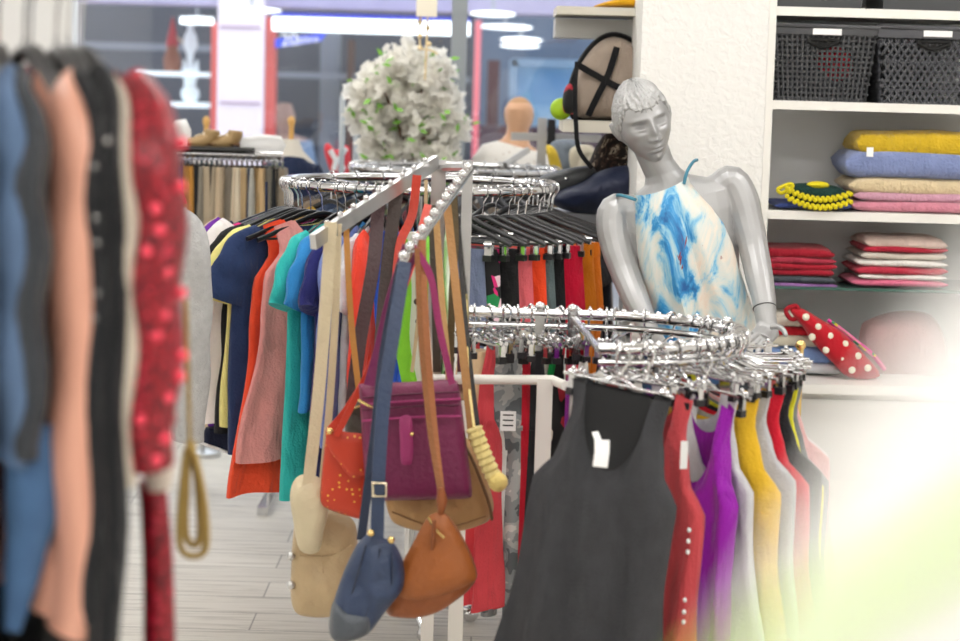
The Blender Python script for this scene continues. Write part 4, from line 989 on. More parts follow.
# bottom shelf pile
BY = UY-.02
for i, (px0, px1, y0, y1, c, lab) in enumerate([(766, 842, 363, 375, 'D8DCE0', 'checked white cloth at the bottom by the cabinet top'), (764, 836, 347, 364, '7E9CD0', 'light blue folded denim on the cabinet'), (770, 828, 335, 348, 'D8D4C0', 'cream cloth with yellow blot on the light blue denim'), (768, 820, 327, 337, 'C01828', 'red folded cloth on the cream one'), (760, 815, 314, 328, 'D8CFC0', 'beige folded cloth on top of the cabinet pile')]):
    folded('folded_cloth', lab, 'cloth', px0, px1, y0, y1, BY, fab(c), seed=i*1.3, depth=.2)
DOT = pattern('red_white_polka', [(0, (.85, .8, .74)), (.22, lin('C01828'))], 15, 'dots')
e = empty('polka_dot_bag', P(835, 350, BY-.05), 'red fabric bag with white polka dots on the cabinet', 'bag')
b = MB(); puff(b, [(790, 310), (803, 309), (822, 320), (842, 332), (862, 352), (880, 376), (850, 378), (832, 362), (815, 345), (802, 326)], BY-.03, .09, e.location, wrinkle=.004); b.obj('body', fab('C01828'), e)
for x, y in ((806, 317), (818, 327), (812, 337), (830, 336), (826, 350), (845, 344), (842, 358), (858, 356), (852, 370), (868, 368)):
    MB().sphere((0, 0, 0), (.011, .008, .011), 12).obj('polka_dot', fab('EFE8D4'), e, loc=P(x, y, BY-.068)-e.location)
b = MB(); b.tube(cspline([P(x, y, BY-.03)-e.location for x, y in ((786, 310), (796, 306), (800, 316), (791, 319))], 5), .007, 8, closed=True); b.obj('loop', fab('A81828'), e)
for i, c in enumerate(('E0409A', '2E8A5A', 'E8D040', 'F080B0')):
    b = MB(); b.tube(spline([P(x, y, BY+.03)-Vector((0, 0, 0)) for x, y in ((828+3*i, 320+i*2), (846+3*i, 334+i*2), (870+2*i, 352+i*2), (885, 370))], 4), .006, 8); bo = b.obj('ribbon', fab(c)); tag(bo, ['magenta', 'green', 'yellow', 'light pink'][i]+' ribbon cord beside the polka dot bag', 'ribbon')
e = empty('brown_bag', P(893, 340, UY+.12), 'brownish pink rounded bag at the back of the cabinet top', 'bag')
b = MB(); puff(b, [(860, 330), (872, 318), (900, 311), (930, 315), (945, 340), (945, 376), (905, 378), (862, 376)], UY+.12, .12, e.location, wrinkle=.006); b.obj('body', fab('B08A88'), e)
q = P(767, 348, 5.2)
# baskets
def basket(name, label, px0, px1, py0, py1, lattice, m):
    Y = UY+.03; a = P(px0, py0, Y); b_ = P(px1, py0, Y); bz = SHZ['basket']+.013; tz = P((px0+px1)/2, py0, Y).z; w = b_.x-a.x; h = tz-bz; d = .30; tp = .86
    e = empty(name, ((a.x+b_.x)/2, Y+d/2, bz), label, 'basket')
    def pt(side, u, v, o=0):   # u -1..1 across, v 0..1 up
        k = tp+(1-tp)*v; W_, D_ = w/2*k+o, d/2*k+o
        return {0: (u*W_, -D_, v*h), 1: (W_, u*D_, v*h), 2: (-u*W_, D_, v*h), 3: (-W_, -u*D_, v*h)}[side]
    for sd in range(4):
        b = MB(); nx = 20 if sd in (0, 2) else 16
        if lattice == 'weave':
            for j in range(13):
                v = .04+.84*j/12; b.tube([pt(sd, -1+2*i/(nx*2), v, .003*(1 if (i+j) % 2 else -1)) for i in range(nx*2*2//2*1+0+1) if -1+2*i/(nx*2) <= 1.001] if False else [pt(sd, -1+2*i/nx, v, .0035*(1 if (i+j) % 2 else -1)) for i in range(nx+1)], .0052, 6, flat=.003, up=(0, 0, 1) if False else None)
            for i in range(nx+1): b.tube([pt(sd, -1+2*i/nx, v/6*.9) for v in range(7)], .0042, 6)
        else:
            st = 15
            for i in range(-st, st+1):
                for dr in (1, -1):
                    L_ = []
                    for q_ in range(9):
                        v = q_/8*.84; u = (i/st*2)+dr*v*1.0
                        if abs(u) <= 1: L_.append(pt(sd, u, v))
                    if len(L_) > 1: b.tube(L_, .0042, 6)
            for i in range(2*st+1):
                for j in range(7):
                    u = -1+2*i/(2*st)
                    if (i+j) % 2 == 0: b.sphere(pt(sd, u*.98, .06+j*.12, .001), .0055, 6)
        b.obj('side', m, e)
    rb = MB(); rim = [pt(0, -1, 1, .006), pt(0, 1, 1, .006), pt(2, -1, 1, .006), pt(2, 1, 1, .006)]
    z0 = .86*h
    for sd in range(4):
        A_, B_ = Vector(pt(sd, -1, .93, .003)), Vector(pt(sd, 1, .93, .003)); rb.ribbon([A_, B_], .14*h if lattice != 'weave' else .08*h, .006, side=(0, 0, 1))
    rb.tube(rim, .007, 8, closed=True); rb.obj('rim', m, e)
    MB().box((0, 0, .004), (w*tp, d*tp, .008)).obj('bottom', m, e)
    hm_ = MB(); hm_.tube(spline([pt(0, -.3, .80, .006), pt(0, 0, .72, .008), pt(0, .3, .80, .006)], 5), .006, 8); hm_.tube([pt(0, -.3, .82, .006), pt(0, .3, .82, .006)], .005, 8); hm_.box((0, -d/2*.975, h*.79), (w*.3, .006, h*.09)); hm_.obj('handle_hole_shade', mat('painted_hole_black', (.006, .006, .006), .8), e)  # near-black block paints the shade inside the handle hole
    MB().box((.01, -d/2-.005, h*.925), (.085, .003, .018)).obj('paper_label', PAPER, e, smooth=False)
    return e, w, d, h
BSK = mat('dark_grey_plastic', (.06, .062, .068), .4)
e, w, d, h = basket('storage_basket', 'dark grey woven plastic basket with paper label, left on shelf', 771, 877, 26, 101, 'weave', BSK)
c = MB(); c.sphere((.05, -.06, h*.5), (.06, .06, .055), 14); r_ = c.obj('stored_cloth', fab('D81830'), loc=e.location); tag(r_, 'red cloth inside the left woven basket', 'cloth')
c = MB(); c.sphere((0, 0.0, h*.32), (w*.38, d*.34, h*.28), 14); r_ = c.obj('stored_cloth', fab('3A3C44'), loc=e.location); tag(r_, 'dark cloth filling the left woven basket', 'cloth')
basket('storage_basket', 'dark grey lattice plastic basket with paper label, right on shelf', 879, 990, 28, 104, 'lattice', mat('anthracite_plastic', (.07, .072, .082), .4))
for i, (a_, b_) in enumerate(((770, 868), (880, 990))):
    A_ = P(a_, 0, UY+.04); B_ = P(b_, 0, UY+.04); z = SHZ['top']+.013
    MB().box(((A_.x+B_.x)/2, UY+.2, z+.11), (B_.x-A_.x, .3, .22), taper=.9).obj('storage_box', BSK, smooth=False)
    o = bpy.data.objects['storage_box' if i == 0 else 'storage_box.001']; tag(o, ['dark box on the top shelf above the left basket', 'dark box on the top shelf above the right basket'][i], 'box')
    MB().tube([((-1)**k*0+(-.5+k)*(B_.x-A_.x)+0*k, -.15, .1) for k in (0, 1)], .01, 8).obj('rim', BSK, o, loc=((A_.x+B_.x)/2, UY+.2, z+.11))

# ================================================================= small shelves left of the pillar, backpack
KY = 6.25
def bracket_shelf(label, px0, px1, py0, py1, Y, dep, m):
    a = P(px0, (py0+py1)/2, Y); b_ = P(px1, (py0+py1)/2, Y); t = P(600, py0, Y).z; u = P(600, py1, Y).z
    e = empty('wall_shelf_board', ((a.x+b_.x)/2, Y+dep/2, (t+u)/2), label, 'shelf')
    MB().box((0, 0, 0), (b_.x-a.x, dep, t-u)).obj('board', m, e, smooth=False)
    MB().box(((b_.x-a.x)/2-.02, dep/2-.05, -.05), (.02, .06, .1)).obj('bracket', m, e, smooth=False); return e
WS = mat('cream_shelf', (.72, .68, .58), .5)
s1 = bracket_shelf('cream upper shelf left of the pillar with yellow cloth on it', 557, 645, 7, 15, KY, .35, WS)
MB().box((-.01, .06, -.05), (.25, .2, .06)).obj('underside_box', mat('grey_box', (.5, .5, .48), .5), s1, smooth=False)  # plain grey box for the underside of the upper shelf
bracket_shelf('cream lower shelf left of the pillar carrying the backpack', 563, 645, 121, 133, KY, .35, WS)
e = empty('folded_cloth', P(625, 5, KY+.1), 'yellow-orange cloth lying on the upper cream shelf', 'cloth'); b = MB(); puff(b, [(594, 7), (605, 2), (625, -3), (648, -8), (650, 7), (620, 8)], KY+.1, .15, e.location, wrinkle=.004); b.obj('fabric', fab('F0B020'), e)
e = empty('backpack', P(608, 119, KY+.12), 'round beige backpack with black crossed straps on the lower cream shelf', 'backpack')
bo = [(575, 117), (571, 95), (575, 76), (584, 58), (597, 43), (612, 36), (628, 40), (640, 52), (645, 75), (645, 118), (610, 120)]
b = MB(); puff(b, bo, KY+.12, .20, e.location, wrinkle=.004, flatness=.35); b.obj('body', fab('A8988A'), e)
b = MB(); b.tube([P(x, y, KY+.12)-e.location for x, y in [(p.x, p.y) for p in cspline([Vector((x, y, 0)) for x, y in bo], 4)]], .013, 8, closed=True); b.obj('black_edging', fab('141416'), e)
BK = fab('121214')
for pts in ([(578, 65), (608, 82), (640, 98)], [(617, 47), (608, 75), (598, 95), (588, 116)]):
    b = MB(); b.ribbon(spline([P(x, y, KY+.01)-e.location for x, y in pts], 5), .02, .006, side=(0, -.05, 1) if pts[0][0] == 578 else (1, 0, .3)); b.obj('strap', BK, e)
b = MB(); b.ribbon(spline([P(x, y, Y)-e.location for x, y, Y in ((577, 62, KY+.02), (575, 90, KY-.03), (576, 125, KY-.05), (579, 150, KY-.05), (592, 168, KY-.04))], 6), .014, .005); b.obj('shoulder_strap', BK, e)
e = empty('pouch', P(568, 105, KY+.08), 'small dark pouch with red pattern beside the backpack', 'pouch'); b = MB(); puff(b, [(564, 112), (563, 95), (568, 84), (575, 88), (577, 112)], KY+.06, .08, e.location); b.obj('body', pattern('red_black_print', [(0, (.01, .01, .01)), (.6, lin('B02838')), (.75, (.01, .01, .01))], 22, 'cells'), e)
e = empty('ball', P(561, 109, KY+.1), 'lime green ball at the left end of the lower shelf', 'ball'); MB().sphere((0, 0, 0), .035, 16).obj('shell', mat('lime', lin('A8D020'), .5), e)
# stand with heap: navy jacket, black pouch, patterned bag
ex0 = P(538, 215, 6.3).x; ex1 = P(655, 215, 6.3).x; ez = P(590, 214, 6.3).z
ds = empty('display_table', ((ex0+ex1)/2-.02, 6.45, 0), 'tall narrow grey table carrying the navy jacket heap', 'table')
MB().box((0, 0, ez-.015), (.30, .3, .03)).obj('table_top', mat('grey_board', (.3, .3, .32), .5), ds, smooth=False)
for sx in (-1, 1):
    for sy in (-1, 1): MB().box((sx*.13, sy*.13, ez/2-.015), (.02, .02, ez-.03)).obj('leg', STEEL, ds, smooth=False)
def heap(name, label, cat, outl, Y, th, m, wr=.02):
    e = empty(name, P(sum(p[0] for p in outl)/len(outl), max(p[1] for p in outl), Y), label, cat); b = MB(); puff(b, outl, Y, th, e.location, wrinkle=wr, rings=12, k=6, seed=len(label)); b.obj('fabric', m, e); return e
heap('jacket', 'dark navy jacket heaped behind the mannequin shoulder', 'jacket', [(550, 200), (558, 190), (580, 182), (598, 172), (620, 166), (640, 168), (645, 190), (640, 214), (600, 216), (565, 210)], 6.35, .24, mat('navy_nylon', lin('1B2440'), .55, bump=1, bscale=9, var=.2))
e = heap('flap_pouch', 'black flap pouch with silver stud left of the navy jacket', 'bag', [(533, 190), (536, 179), (560, 170), (590, 166), (596, 176), (580, 190), (560, 198), (540, 200)], 6.38, .12, leather('26282A'), .004)
MB().sphere(P(566, 179, 6.31)-e.location, .006, 8).obj('stud', CHROME, e)
heap('patterned_bag', 'brown and cream leaf patterned bag behind the mannequin head', 'bag', [(588, 172), (592, 155), (600, 140), (612, 130), (630, 128), (640, 140), (645, 168), (620, 174)], 6.55, .16, pattern('leaf_print', [(0, lin('241A16')), (.5, lin('4A362C')), (.62, lin('C8B8A0')), (.68, lin('2A1E1A')), (.8, lin('6A5040'))], 24, 'noise', dist=2.5), .01)
# back wall steel rack near bust
e = empty('wall_rack', P(541, 165, 7.8), 'grey steel rack with rail behind the bust, hung with cloths', 'rack'); e.location.z = 0
zt = P(541, 137, 7.8).z; zb = P(541, 118, 7.8).z
MB().box((0, 0, zb/2), (.035, .035, zb)).obj('post', STEEL, e, smooth=False)
MB().box(((P(600, 140, 7.8).x-P(510, 138, 7.8).x)/2-.12, 0, zt), (P(600, 140, 7.8).x-P(510, 138, 7.8).x, .03, .03)).obj('rail', STEEL, e, smooth=False)
MB().tube([P(528, 150, 7.6)-e.location, P(505, 165, 7.5)-e.location], .012, 8).obj('arm', STEEL, e)
MB().box((.035, -.03, zt+.02), (.03, .05, .1)).obj('clamp', BLACKP, e, smooth=False)
heap('cloth', 'grey blue cloth hanging on the steel rack', 'cloth', [(552, 142), (575, 140), (585, 150), (590, 172), (560, 176), (550, 160)], 7.7, .08, fab('7A8490'))
heap('cloth', 'cream cloth hanging right of the grey blue one', 'cloth', [(570, 150), (590, 145), (600, 160), (600, 178), (575, 178)], 7.6, .08, fab('C8C0AC'))
heap('cloth', 'yellow cloth tip hanging by the steel post', 'cloth', [(546, 146), (556, 150), (562, 172), (552, 172)], 7.6, .05, fab('E0C040'))

# ================================================================= background bust, dress forms, flower tree, trousers rack
by = 8.2
e = empty('bust', (P(513, 165, by).x, by, 0), 'skin coloured bust seen from behind wearing white lace top', 'mannequin'); ol = e.location
b = MB(); b.tube([P(x, y, by)-ol for x, y in ((514, 230), (514, 180), (513, 160), (514, 150), (516, 142), (517, 135), (518, 128), (519, 118), (519, 109), (519, 103), (519, 101))], [.15, .16, .155, .12, .06, .045, .045, .058, .06, .045, .015], 18, flat=[.09, .10, .09, .08, .05, .045, .055, .07, .075, .05, .02], up=(0, 1, 0))
b.obj('body', mat('skin_plastic', lin('E0B08C'), .5), e)
b = MB(); b.sphere(P(519, 115, by+.01)-ol, (.062, .075, .075), 16); b.obj('sculpted_hair', mat('tan_hair', lin('C89A70'), .6, bump=.5, bscale=80), e)
b = MB(); b.tube([P(x, y, by)-ol for x, y in ((514, 240), (514, 180), (513, 158), (514, 149), (515, 145))], [.165, .175, .168, .13, .075], 18, flat=[.10, .115, .105, .09, .06], up=(0, 1, 0)); b.obj('lace_top', pattern('white_lace', [(0, lin('C8B8A8')), (.14, lin('F2EEE8'))], 40, 'dots'), e)
MB().box((0, 0, .4), (.03, .03, .8)).lathe([(.15, 0), (.15, .02), (.03, .04)], 20).obj('stand', STEEL, e)
WOOD = mat('pale_wood', lin('D9A860'), .5)
def dress_form(px, label, jl, Y, wf=.62):
    e = empty('dress_form', (P(px, 150, Y).x, Y, 0), label, 'dress form'); ol = e.location
    tz = P(px, 121, Y).z
    MB().lathe([(.012, tz-.02), (.017, tz), (.014, tz+.01), (.006, tz+.02)], 14).tube([(0, 0, tz-.09), (0, 0, tz)], .011, 10).obj('wooden_knob', WOOD, e)
    b = MB(); b.tube([(0, 0, z) for z in (tz-.6, tz-.4, tz-.25, tz-.17, tz-.12, tz-.09, tz-.075)], [.15, .14, .18, .16, .08, .06, .055], 20, flat=[.1, .09, .11, .09, .07, .055, .05], up=(0, 1, 0)); b.obj('torso', mat('linen_torso', lin('D9D2C6'), .8), e)
    b = MB(); b.tube([(0, 0, z) for z in (tz-.72, tz-.4, tz-.25, tz-.185, tz-.15, tz-.135)], [.19, .17, .20, .18, .12, .075], 20, flat=[.12, .11, .13, .11, .09, .065], up=(0, 1, 0))
    for s in (-1, 1): b.tube([(s*.15, 0, tz-.2), (s*.22, 0, tz-.3), (s*.235, 0, tz-.5), (s*.23, 0, tz-.72)], [.05, .06, .055, .05], 12)
    b.obj('jacket', jl, e)
    for c_ in e.children:
        if c_.name.startswith(('torso', 'jacket')): c_.scale = (wf, wf, 1)
    MB().tube([(0, 0, .03), (0, 0, tz-.55)], .015, 10).lathe([(.08, 0), (.08, .02), (.02, .04)], 20).obj('stand', STEEL, e)
dress_form(291, 'dress form with wooden knob wearing a navy jacket by the window', fab('1E2A48'), 8.3)
dress_form(206, 'dress form with wooden knob wearing pale top behind the shoes', fab('E4DED8'), 8.4, .4)
# flower tree
ty = 8.1
FB = P(408, 168, ty); base = Vector((FB.x, ty, 0))
fl = empty('blossom_tree', base, 'artificial tree covered in white blossoms in front of the window', 'artificial tree')
MB().tube([(0, 0, .15), (.01, 0, .8), (0, .01, 1.35)], [.03, .025, .02], 10).obj('trunk', mat('bark', lin('6A5038'), .9, bump=.5, bscale=40), fl)
MB().lathe([(.13, 0), (.16, .2), (.165, .22), (.14, .22), (.13, .19)], 24).obj('pot', mat('grey_pot', (.4, .4, .4), .6), fl)
PET = bpy.data.materials.new('white_petals'); PET.use_nodes = True
_n = PET.node_tree; _n.nodes.clear(); _o = _n.nodes.new('ShaderNodeOutputMaterial'); _d = _n.nodes.new('ShaderNodeBsdfDiffuse'); _t = _n.nodes.new('ShaderNodeBsdfTranslucent'); _m = _n.nodes.new('ShaderNodeMixShader')
_d.inputs[0].default_value = _t.inputs[0].default_value = (.97, .95, .90, 1); _m.inputs[0].default_value = .45
_n.links.new(_d.outputs[0], _m.inputs[1]); _n.links.new(_t.outputs[0], _m.inputs[2]); _n.links.new(_m.outputs[0], _o.inputs[0])
LEAF = mat('fresh_green', lin('7FB84A'), .6)
def blossom_cluster(seed):
    rnd = random.Random(seed); b = MB()
    for f in range(6):
        c = Vector((rnd.uniform(-1, 1), rnd.uniform(-1, 1), rnd.uniform(-1, 1)))*.03
        n = Vector((rnd.uniform(-1, 1), -abs(rnd.uniform(.2, 1)), rnd.uniform(-1, 1))).normalized(); u = n.orthogonal().normalized(); w = n.cross(u)
        for p in range(5):
            a = 2*PI*p/5; d = u*math.cos(a)+w*math.sin(a); s = n.cross(d)
            b.add([c, c+d*.014+s*.011+n*.004, c+d*.026+n*.008, c+d*.014-s*.011+n*.004, c+d*.012-n*.001], [(0, 1, 4), (1, 2, 4), (2, 3, 4), (3, 0, 4)])
        b.sphere(c+n*.004, .004, 6)
    return b.mesh('blossom_cluster', PET, ang=30)
BM = [blossom_cluster(i) for i in range(6)]
out = [(372, 178), (362, 150), (366, 128), (352, 118), (345, 105), (356, 98), (352, 84), (368, 86), (366, 70), (384, 68), (386, 52), (398, 56), (400, 42), (412, 38), (420, 55), (434, 50), (438, 64), (454, 62), (448, 80), (464, 96), (452, 108), (466, 130), (452, 140), (458, 160), (446, 178)]
def inside(x, y):
    r = False
    for (x1, y1), (x2, y2) in zip(out, out[1:]+out[:1]):
        if (y1 > y) != (y2 > y) and x < (x2-x1)*(y-y1)/(y2-y1)+x1: r = not r
    return r
pos = []
while len(pos) < 360:
    x, y = random.uniform(344, 468), random.uniform(38, 178)
    if inside(x, y) and noise.noise(Vector((x*.05, y*.05, 0))) > -.35: pos.append(P(x, y, ty+random.uniform(-.14, .16))-base)
pos.sort(key=lambda v: v.y)
for v in pos[:100]:
    o = bpy.data.objects.new('blossom_cluster', random.choice(BM)); COL.objects.link(o); o.parent = fl; o.location = v; o.rotation_euler = (random.uniform(-.5, .5), random.uniform(0, 6), random.uniform(-.6, .6))
b = MB()
for v in pos[100:]:
    m_ = random.choice(BM); M = Matrix.Translation(v) @ Matrix.Rotation(random.uniform(0, 6), 4, 'Y'); b.add([p.co for p in m_.vertices], [tuple(p.vertices) for p in m_.polygons], M)
tag(b.obj('blossoms', PET, fl, ang=30), None, None, kind='stuff')
b = MB()
for k in range(160):
    v = random.choice(pos); d = Vector((random.uniform(-1, 1), random.uniform(-1, .2), random.uniform(-1, 1))).normalized(); s = d.orthogonal().normalized()*.012; c = v+Vector((random.uniform(-.03, .03), -.03, random.uniform(-.03, .03)))
    b.add([c, c+d*.02+s, c+d*.045, c+d*.02-s], [(0, 1, 2, 3)])
tag(b.obj('leaves', LEAF, fl), None, None, kind='stuff')
b = MB()
for k in range(14):
    v = pos[k*25]; b.tube([(0, 0, 1.3), (v.x*.4, v.y*.4, 1.3+(v.z-1.3)*.5), v], [.012, .007, .003], 6)
b.obj('branches', MATS['bark'], fl)
# hanging white ornament with cord (top centre)
e = empty('window_ornament', P(427, 0, 7.9), 'white hanging ornament with beaded cord above the blossoms', 'ornament')
MB().box((0, 0, -.02), (.08, .06, .09)).obj('plate', mat('cream_plastic', lin('EFE6D2'), .5), e)
b = MB()
for x, y in ((420, 22), (420, 36), (428, 28), (429, 44), (420, 48)): b.sphere(P(x, y, 7.9)-e.location, .011, 8)
b.tube(spline([P(x, y, 7.9)-e.location for x, y in ((421, 10), (420, 45), (430, 50), (438, 54))], 4), .004, 6); b.tube([P(428, 10, 7.9)-e.location, P(425, 80, 7.9)-e.location], .004, 6); b.obj('beaded_cord', mat('beads', lin('E8D0A0'), .4), e)
b = MB(); b.tube([(0, 0, 0), (0, 0, 2.9-e.location.z)], .002, 6); b.obj('thread', PAPER, e)
# rectangular wire frame stand near the flower tree
e = empty('display_stand', (P(345, 100, 8.5).x, 8.5, 0), 'thin grey metal frame stand left of the blossom tree', 'stand'); zt = P(350, 96, 8.5).z
MB().tube([(-.01, 0, .02), (-.01, 0, zt), (.05, 0, zt), (.05, 0, .02)], .012, 8).obj('frame', mat('pale_grey_metal', (.6, .65, .68), .4, .4), e)
MB().box((.02, 0, .01), (.25, .3, .02)).obj('base', STEEL, e)
# far trousers rack
ty2 = 7.5
a = P(166, 152.5, ty2); c = P(283, 156, ty2); e = empty('straight_clothes_rack', ((a.x+c.x)/2, ty2, 0), 'straight chrome rack of trousers below the pink pilaster', 'clothes rack'); ol = e.location
zr = (a.z+c.z)/2
MB().tube([(a.x-.3-ol.x, 0, zr), (c.x-ol.x, 0, zr)], .016, 10).obj('rail', CHROME, e)
for xx in (a.x-.25, c.x-.03): MB().tube([(xx-ol.x, 0, .03), (xx-ol.x, 0, zr)], .014, 8).box((xx-ol.x, 0, .015), (.04, .5, .03)).obj('upright', CHROME, e)
tc_ = [('22304E', 'dark navy'), ('2E4470', 'denim blue'), ('A87A3A', 'ochre'), ('C08A3C', 'mustard brown'), ('16181C', 'black'), ('8A8478', 'stone grey'), ('B8A890', 'sand'), ('141619', 'jet black'), ('A89A84', 'taupe'), ('C8B498', 'light khaki'), ('7C7468', 'grey brown'), ('CDBDA4', 'cream'), ('D8CBB4', 'ivory'), ('B49A74', 'camel'), ('1E2A48', 'midnight blue'), ('B0B0A8', 'pale grey'), ('9C7E50', 'bronze'), ('C4A67C', 'wheat'), ('6E6A60', 'ash'), ('AC9C80', 'beige'), ('181A1E', 'coal black'), ('8C8070', 'mushroom')]
for i, (h_, nm_) in enumerate(tc_):
    x = 174+i*5.05; q = P(x, 155, ty2); q.z = zr+.015
    garment('trousers', 'trousers', 'trousers', nm_+' trousers hanging on the far rack under the shoes', q, R(-78+random.uniform(-6, 6)), fab(h_), .62, drop=-.062, scale=.75)
    hanger('clip', q, R(-78), 'clip hanger on the far trousers rack', 'clip hangers on the far trousers rack').scale = (.7, .6, .6)
# shoes on the rack (on a board)
bd = MB().box((0, 0, 0), (.33, .12, .012)).obj('shoe_board', mat('dark_board', (.05, .05, .05), .5), loc=(P(211, 150, ty2).x, ty2, zr+.022), smooth=False); tag(bd, 'dark narrow board on the rail carrying the shoes', 'board')
TAN = leather('A88A5C')
for i, px in enumerate((200, 223)):
    q = Vector((P(px, 150, ty2).x, ty2-.0, zr+.028)); e = empty('shoe', q, ['left tan suede shoe on top of the far rack', 'right tan suede shoe on top of the far rack'][i], 'shoe')
    e.scale = (.85, .8, .72)
    MB().tube(spline([(-.055, 0, .012), (0, 0, .014), (.05, 0, .013), (.075, 0, .01)], 4), .03, 12, flat=.010, up=(0, 0, 1)).obj('sole', mat('brown_sole', lin('6A4A2C'), .7), e)
    MB().tube(spline([(-.055, 0, .015), (.0, 0, .02), (.045, 0, .045), (.055, 0, .085)], 4), [.02, .027, .03, .032, .034, .035, .036, .036, .035, .034, .034, .033, .03], 12).obj('upper', TAN, e)
    MB().tube(spline([(-.02, -.02, .05), (.0, 0, .06), (.0, .02, .045), (.015, 0, .07), (.02, -.025, .055)], 4), .004, 6).obj('laces', leather('E0D0B0'), e)
# white papers
for i, (pts, lab) in enumerate((([(165, 128), (186, 119), (191, 143), (171, 152)], 'crumpled white paper sheet standing left of the shoes'), ([(243, 137), (281, 136), (282, 154.5), (243, 153.5)], 'white sheet standing behind the rail between the dress forms'))):
    e_ = empty('paper_sheet', P(*pts[3], 7.5), lab, 'paper'); b = MB(); puff(b, pts, 7.5, .012, e_.location, wrinkle=.006, k=2); b.obj('sheet', PAPER, e_)
# heather grey hoodie behind the sequin sleeve
q = P(134, 180, 5.0)
e = empty('clothes_rail', (q.x, 5.0, 0), 'short chrome rail carrying the grey sweatshirt', 'rail'); MB().tube([(-.5, 0, 0.02), (-.5, 0, q.z), (.02, 0, q.z)], .012, 8).box((-.5, 0, .015), (.3, .5, .03)).obj('frame', CHROME, e)
garment('long', 'sweatshirt', 'sweatshirt', 'heather grey sweatshirt with red collar behind the sequin sleeve', q-Vector((.02, 0, 0)), R(-35), mat('heather_grey', lin('B4B4B4'), .9, bump=.5, bscale=200, var=.2, vscale=60), .45, drop=-.05, thick=1.1)
b = MB(); b.tube([P(x, y, 4.9)-q for x, y in ((176, 186), (181, 194), (184, 204))], .008, 8); o = b.obj('lanyard', fab('D02030'), loc=q); tag(o, 'red collar band lying on the grey sweatshirt', 'collar')
garment('shorts', 'shorts', 'shorts', 'orange shorts below the grey sweatshirt', P(186, 345, 5.3), R(-20), fab('F05A2A'), .12, drop=0, scale=.4)

# ================================================================= NEAR LEFT RACK (out of focus)
NY = 2.35
zn = 1.70
xe = P(168, 60, NY).x
e = empty('coat_rack', (xe-.5, NY, 0), 'near blurred chrome rail of coats along the left edge', 'clothes rack')
MB().tube([(-1.0, 0, zn), (.42, 0, zn)], .012, 10).obj('rail', CHROME, e)
for xx in (-.95, .12): MB().tube([(xx, 0, .03), (xx, 0, zn)], .014, 8).box((xx, 0, .015), (.05, .6, .03)).obj('upright', CHROME, e)
SEQ = pattern('red_sequin_cloth', [(0, lin('6A0A1C')), (.4, lin('86101F')), (.7, lin('A01428')), (.93, lin('C83048'))], 200, 'cells', rough=.35)
near = [
 (-62, 'jacket', 'dark_coat', fab('24262C'), .9, 'long dark grey coat at the very left picture edge', 'coat', -66, .6),
 (-38, 'jacket', 'denim_jacket', mat('denim_blurred', lin('5A7498'), .8, bump=.3, bscale=200, var=.4, vscale=20), .42, 'blue-grey denim jacket at the left picture edge', 'jacket', -64, .8),
 (-10, 'jacket', 'knit_cardigan', fab('3A3E44'), .40, 'charcoal knitted cardigan beside the denim jacket', 'cardigan', -66, .7),
 (-2, 'long', 'blouse', fab('5A2A30'), .3, 'dark maroon blouse between charcoal and peach garments', 'blouse', -68, .4),
 (24, 'long', 'satin_dress', mat('peach_satin', lin('DFA58F'), .35), .6, 'long peach satin garment between the dark coats', 'dress', -63, .85),
 (30, 'jacket', 'beaded_jacket', fab('1E2024'), .80, 'black jacket with glittering beads beside the peach satin', 'jacket', -64, .5),
 (56, 'jacket', 'black_coat', fab('17181C'), 1.1, 'long black coat left of the beige cardigan', 'coat', -64, .7),
 (68, 'long', 'beige_cardigan', fab('CFC6B6'), .42, 'beige wool cardigan left of the red sequin top', 'cardigan', -64, .8),
 (80, 'jacket', 'sequined_jacket', SEQ, .40, 'dark red sequin jacket at the right end of the near rail', 'jacket', -59, 1.25),
]
GN = 'black hangers on the near left rail'
for px, kind, nm, m, L, lab, cat, yw, th in near:
    q = P(px, 50, NY); q.z = zn+.012; yw += random.uniform(-2, 2)
    g = garment(kind, nm, cat, lab, q, R(yw), m, L, drop=-.10, thick=th, fold=.02, slen={'denim_jacket': .43, 'knit_cardigan': .42, 'beige_cardigan': .45, 'sequined_jacket': .43, 'satin_dress': .62, 'blouse': .3, 'dark_coat': .75, 'black_coat': .75}.get(nm))
    hanger('shirt', q, R(yw), 'black hanger with chrome hook on the near left rail', GN)
    if nm == 'sequined_jacket':
        # bright pink sequins, their colour painting glints on the near sleeve
        sl = [c_ for c_ in g.children if c_.name.startswith('sleeve')][0]
        SQ = mat('sequin_glint', lin('FF5068'), .15, .3); b = MB()
        b = MB()
        for k in range(16):
            t = (k+.5)/16; MB().sphere((.222-.03*(1-min(1, t*5))+.082-.024*t, random.uniform(-.026, .026), -.07-.36*t), (.005, .0065, .0065), 10).obj('sequin', SQ, sl)
    if nm == 'beaded_jacket':
        for k in range(16):
            t = k/15; d_ = MB().sphere((.298-.02*t, random.uniform(-.01, .012), -.08-.4*t), .0036, 8); d_.obj('bead', mat('pearl_bead', (.5, .5, .5), .15, .6), g)
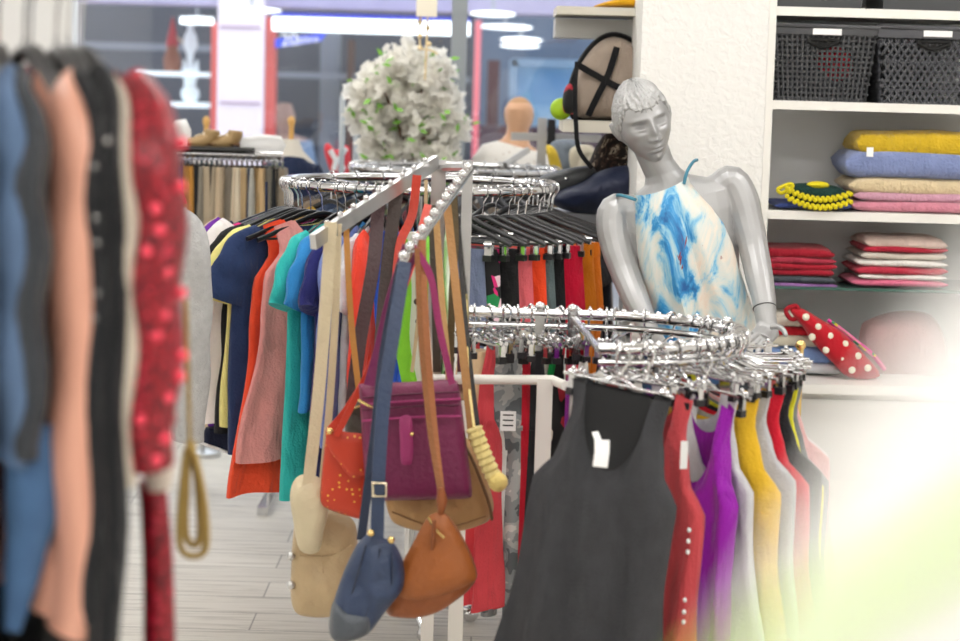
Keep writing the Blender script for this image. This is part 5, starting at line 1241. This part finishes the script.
# lower garments
def hang_tube(name, label, cat, pts, ra, rb, m, Y):
    q = [P(x, y, Y) for x, y in pts]; c = q[0]; sp = spline([v-c for v in q], 5); n = len(sp); k = len(ra)
    A = [lerpt([(i/(k-1), r) for i, r in enumerate(ra)], j/(n-1)) for j in range(n)]
    b = MB(); b.tube(sp, A, 18, flat=[a*rb for a in A], up=(0, 1, 0)); o = b.obj(name, m, loc=c); tag(o, label, cat); return o
hang_tube('jeans', 'light blue jeans leg below the charcoal cardigan', 'jeans', [(28, 425), (32, 500), (24, 560), (12, 630)], [.026, .030, .022, .010], .7, mat('light_denim', lin('41648E'), .85, bump=.3, bscale=200, var=.3, vscale=25), 2.13)
hang_tube('mauve_dress', 'dusty mauve dress hem at the lower left', 'dress', [(48, 430), (48, 520), (45, 600), (45, 700)], [.02, .03, .035, .04], .7, fab('8A7078'), 2.4)
hang_tube('lace_cuff', 'cream lace cuff below the red sequin sleeve', 'blouse', [(157, 440), (158, 462), (160, 490)], [.018, .021, .014], .8, fab('D8CCC0'), 2.22)
hang_tube('sequin_skirt', 'narrow red sequin skirt strip below the lace cuff', 'skirt', [(152, 480), (158, 560), (160, 700)], [.016, .018, .02], .8, SEQ, 2.3)
b = MB(); c = P(192, 440, 2.6)
b.tube(cspline([P(x, y, 2.6)-c for x, y in ((189, 446), (181, 500), (180, 545), (193, 556), (206, 545), (202, 490))], 6), .005, 8, closed=True)
b.tube(cspline([P(x, y, 2.62)-c for x, y in ((190, 440), (186, 500), (186, 535), (194, 545), (200, 535), (198, 490))], 6), .005, 8, closed=True)
b.tube([P(190, 446, 2.6)-c, P(186, 300, 2.6)-c], .003, 6)
o = b.obj('gold_cord', mat('gold_cord', lin('A88C48'), .5), loc=c); tag(o, 'looped gold cord hanging at the right of the sequin sleeve', 'cord')

# ================================================================= NEAR RIGHT: white garment close to the lens
fy = .33
org = P(1200, 300, fy); e = empty('white_shirt', org, 'very blurred white garment with lime green trim in the lower right foreground', 'garment')
WHT = mat('white_cotton', (.95, .94, .93), .85)
b = MB(); puff(b, [(1010, 225), (930, 330), (865, 430), (800, 530), (735, 641), (640, 800), (600, 1000), (1000, 2200), (2200, 2400), (2400, 800), (1900, -500), (1500, -900), (1200, -300)], fy, .03, org, wrinkle=.001, rings=9)
b.obj('sleeve', WHT, e)
b = MB(); b.tube(spline([P(x, y, fy-.014)-org for x, y in ((1100, 455), (960, 540), (850, 602), (740, 665), (650, 750))], 5), .0024, 10); b.obj('lime_trim', mat('lime_trim', lin('B4DC4C'), .7), e)
zt = P(1500, -900, fy).z
e2 = empty('garment_rail', (P(1500, -900, fy).x, fy, 0), 'chrome rail just out of view on the right holding the white garment', 'rail')
MB().tube([(0, -.3, .02), (0, -.3, zt+.05), (0, .1, zt+.05)], .01, 8).box((0, -.3, .015), (.4, .3, .03)).obj('frame', CHROME, e2)
MB().tube([(0, 0, zt-.02-org.z), (0, 0, zt+.055-org.z)], .002, 6).obj('hook', CHROME, e, loc=(P(1500, -900, fy).x-org.x, 0, 0))

# ================================================================= world
w = bpy.data.worlds.new('world'); SC.world = w; w.use_nodes = True
w.node_tree.nodes['Background'].inputs[0].default_value = (.86, .92, 1, 1); w.node_tree.nodes['Background'].inputs[1].default_value = 1.8
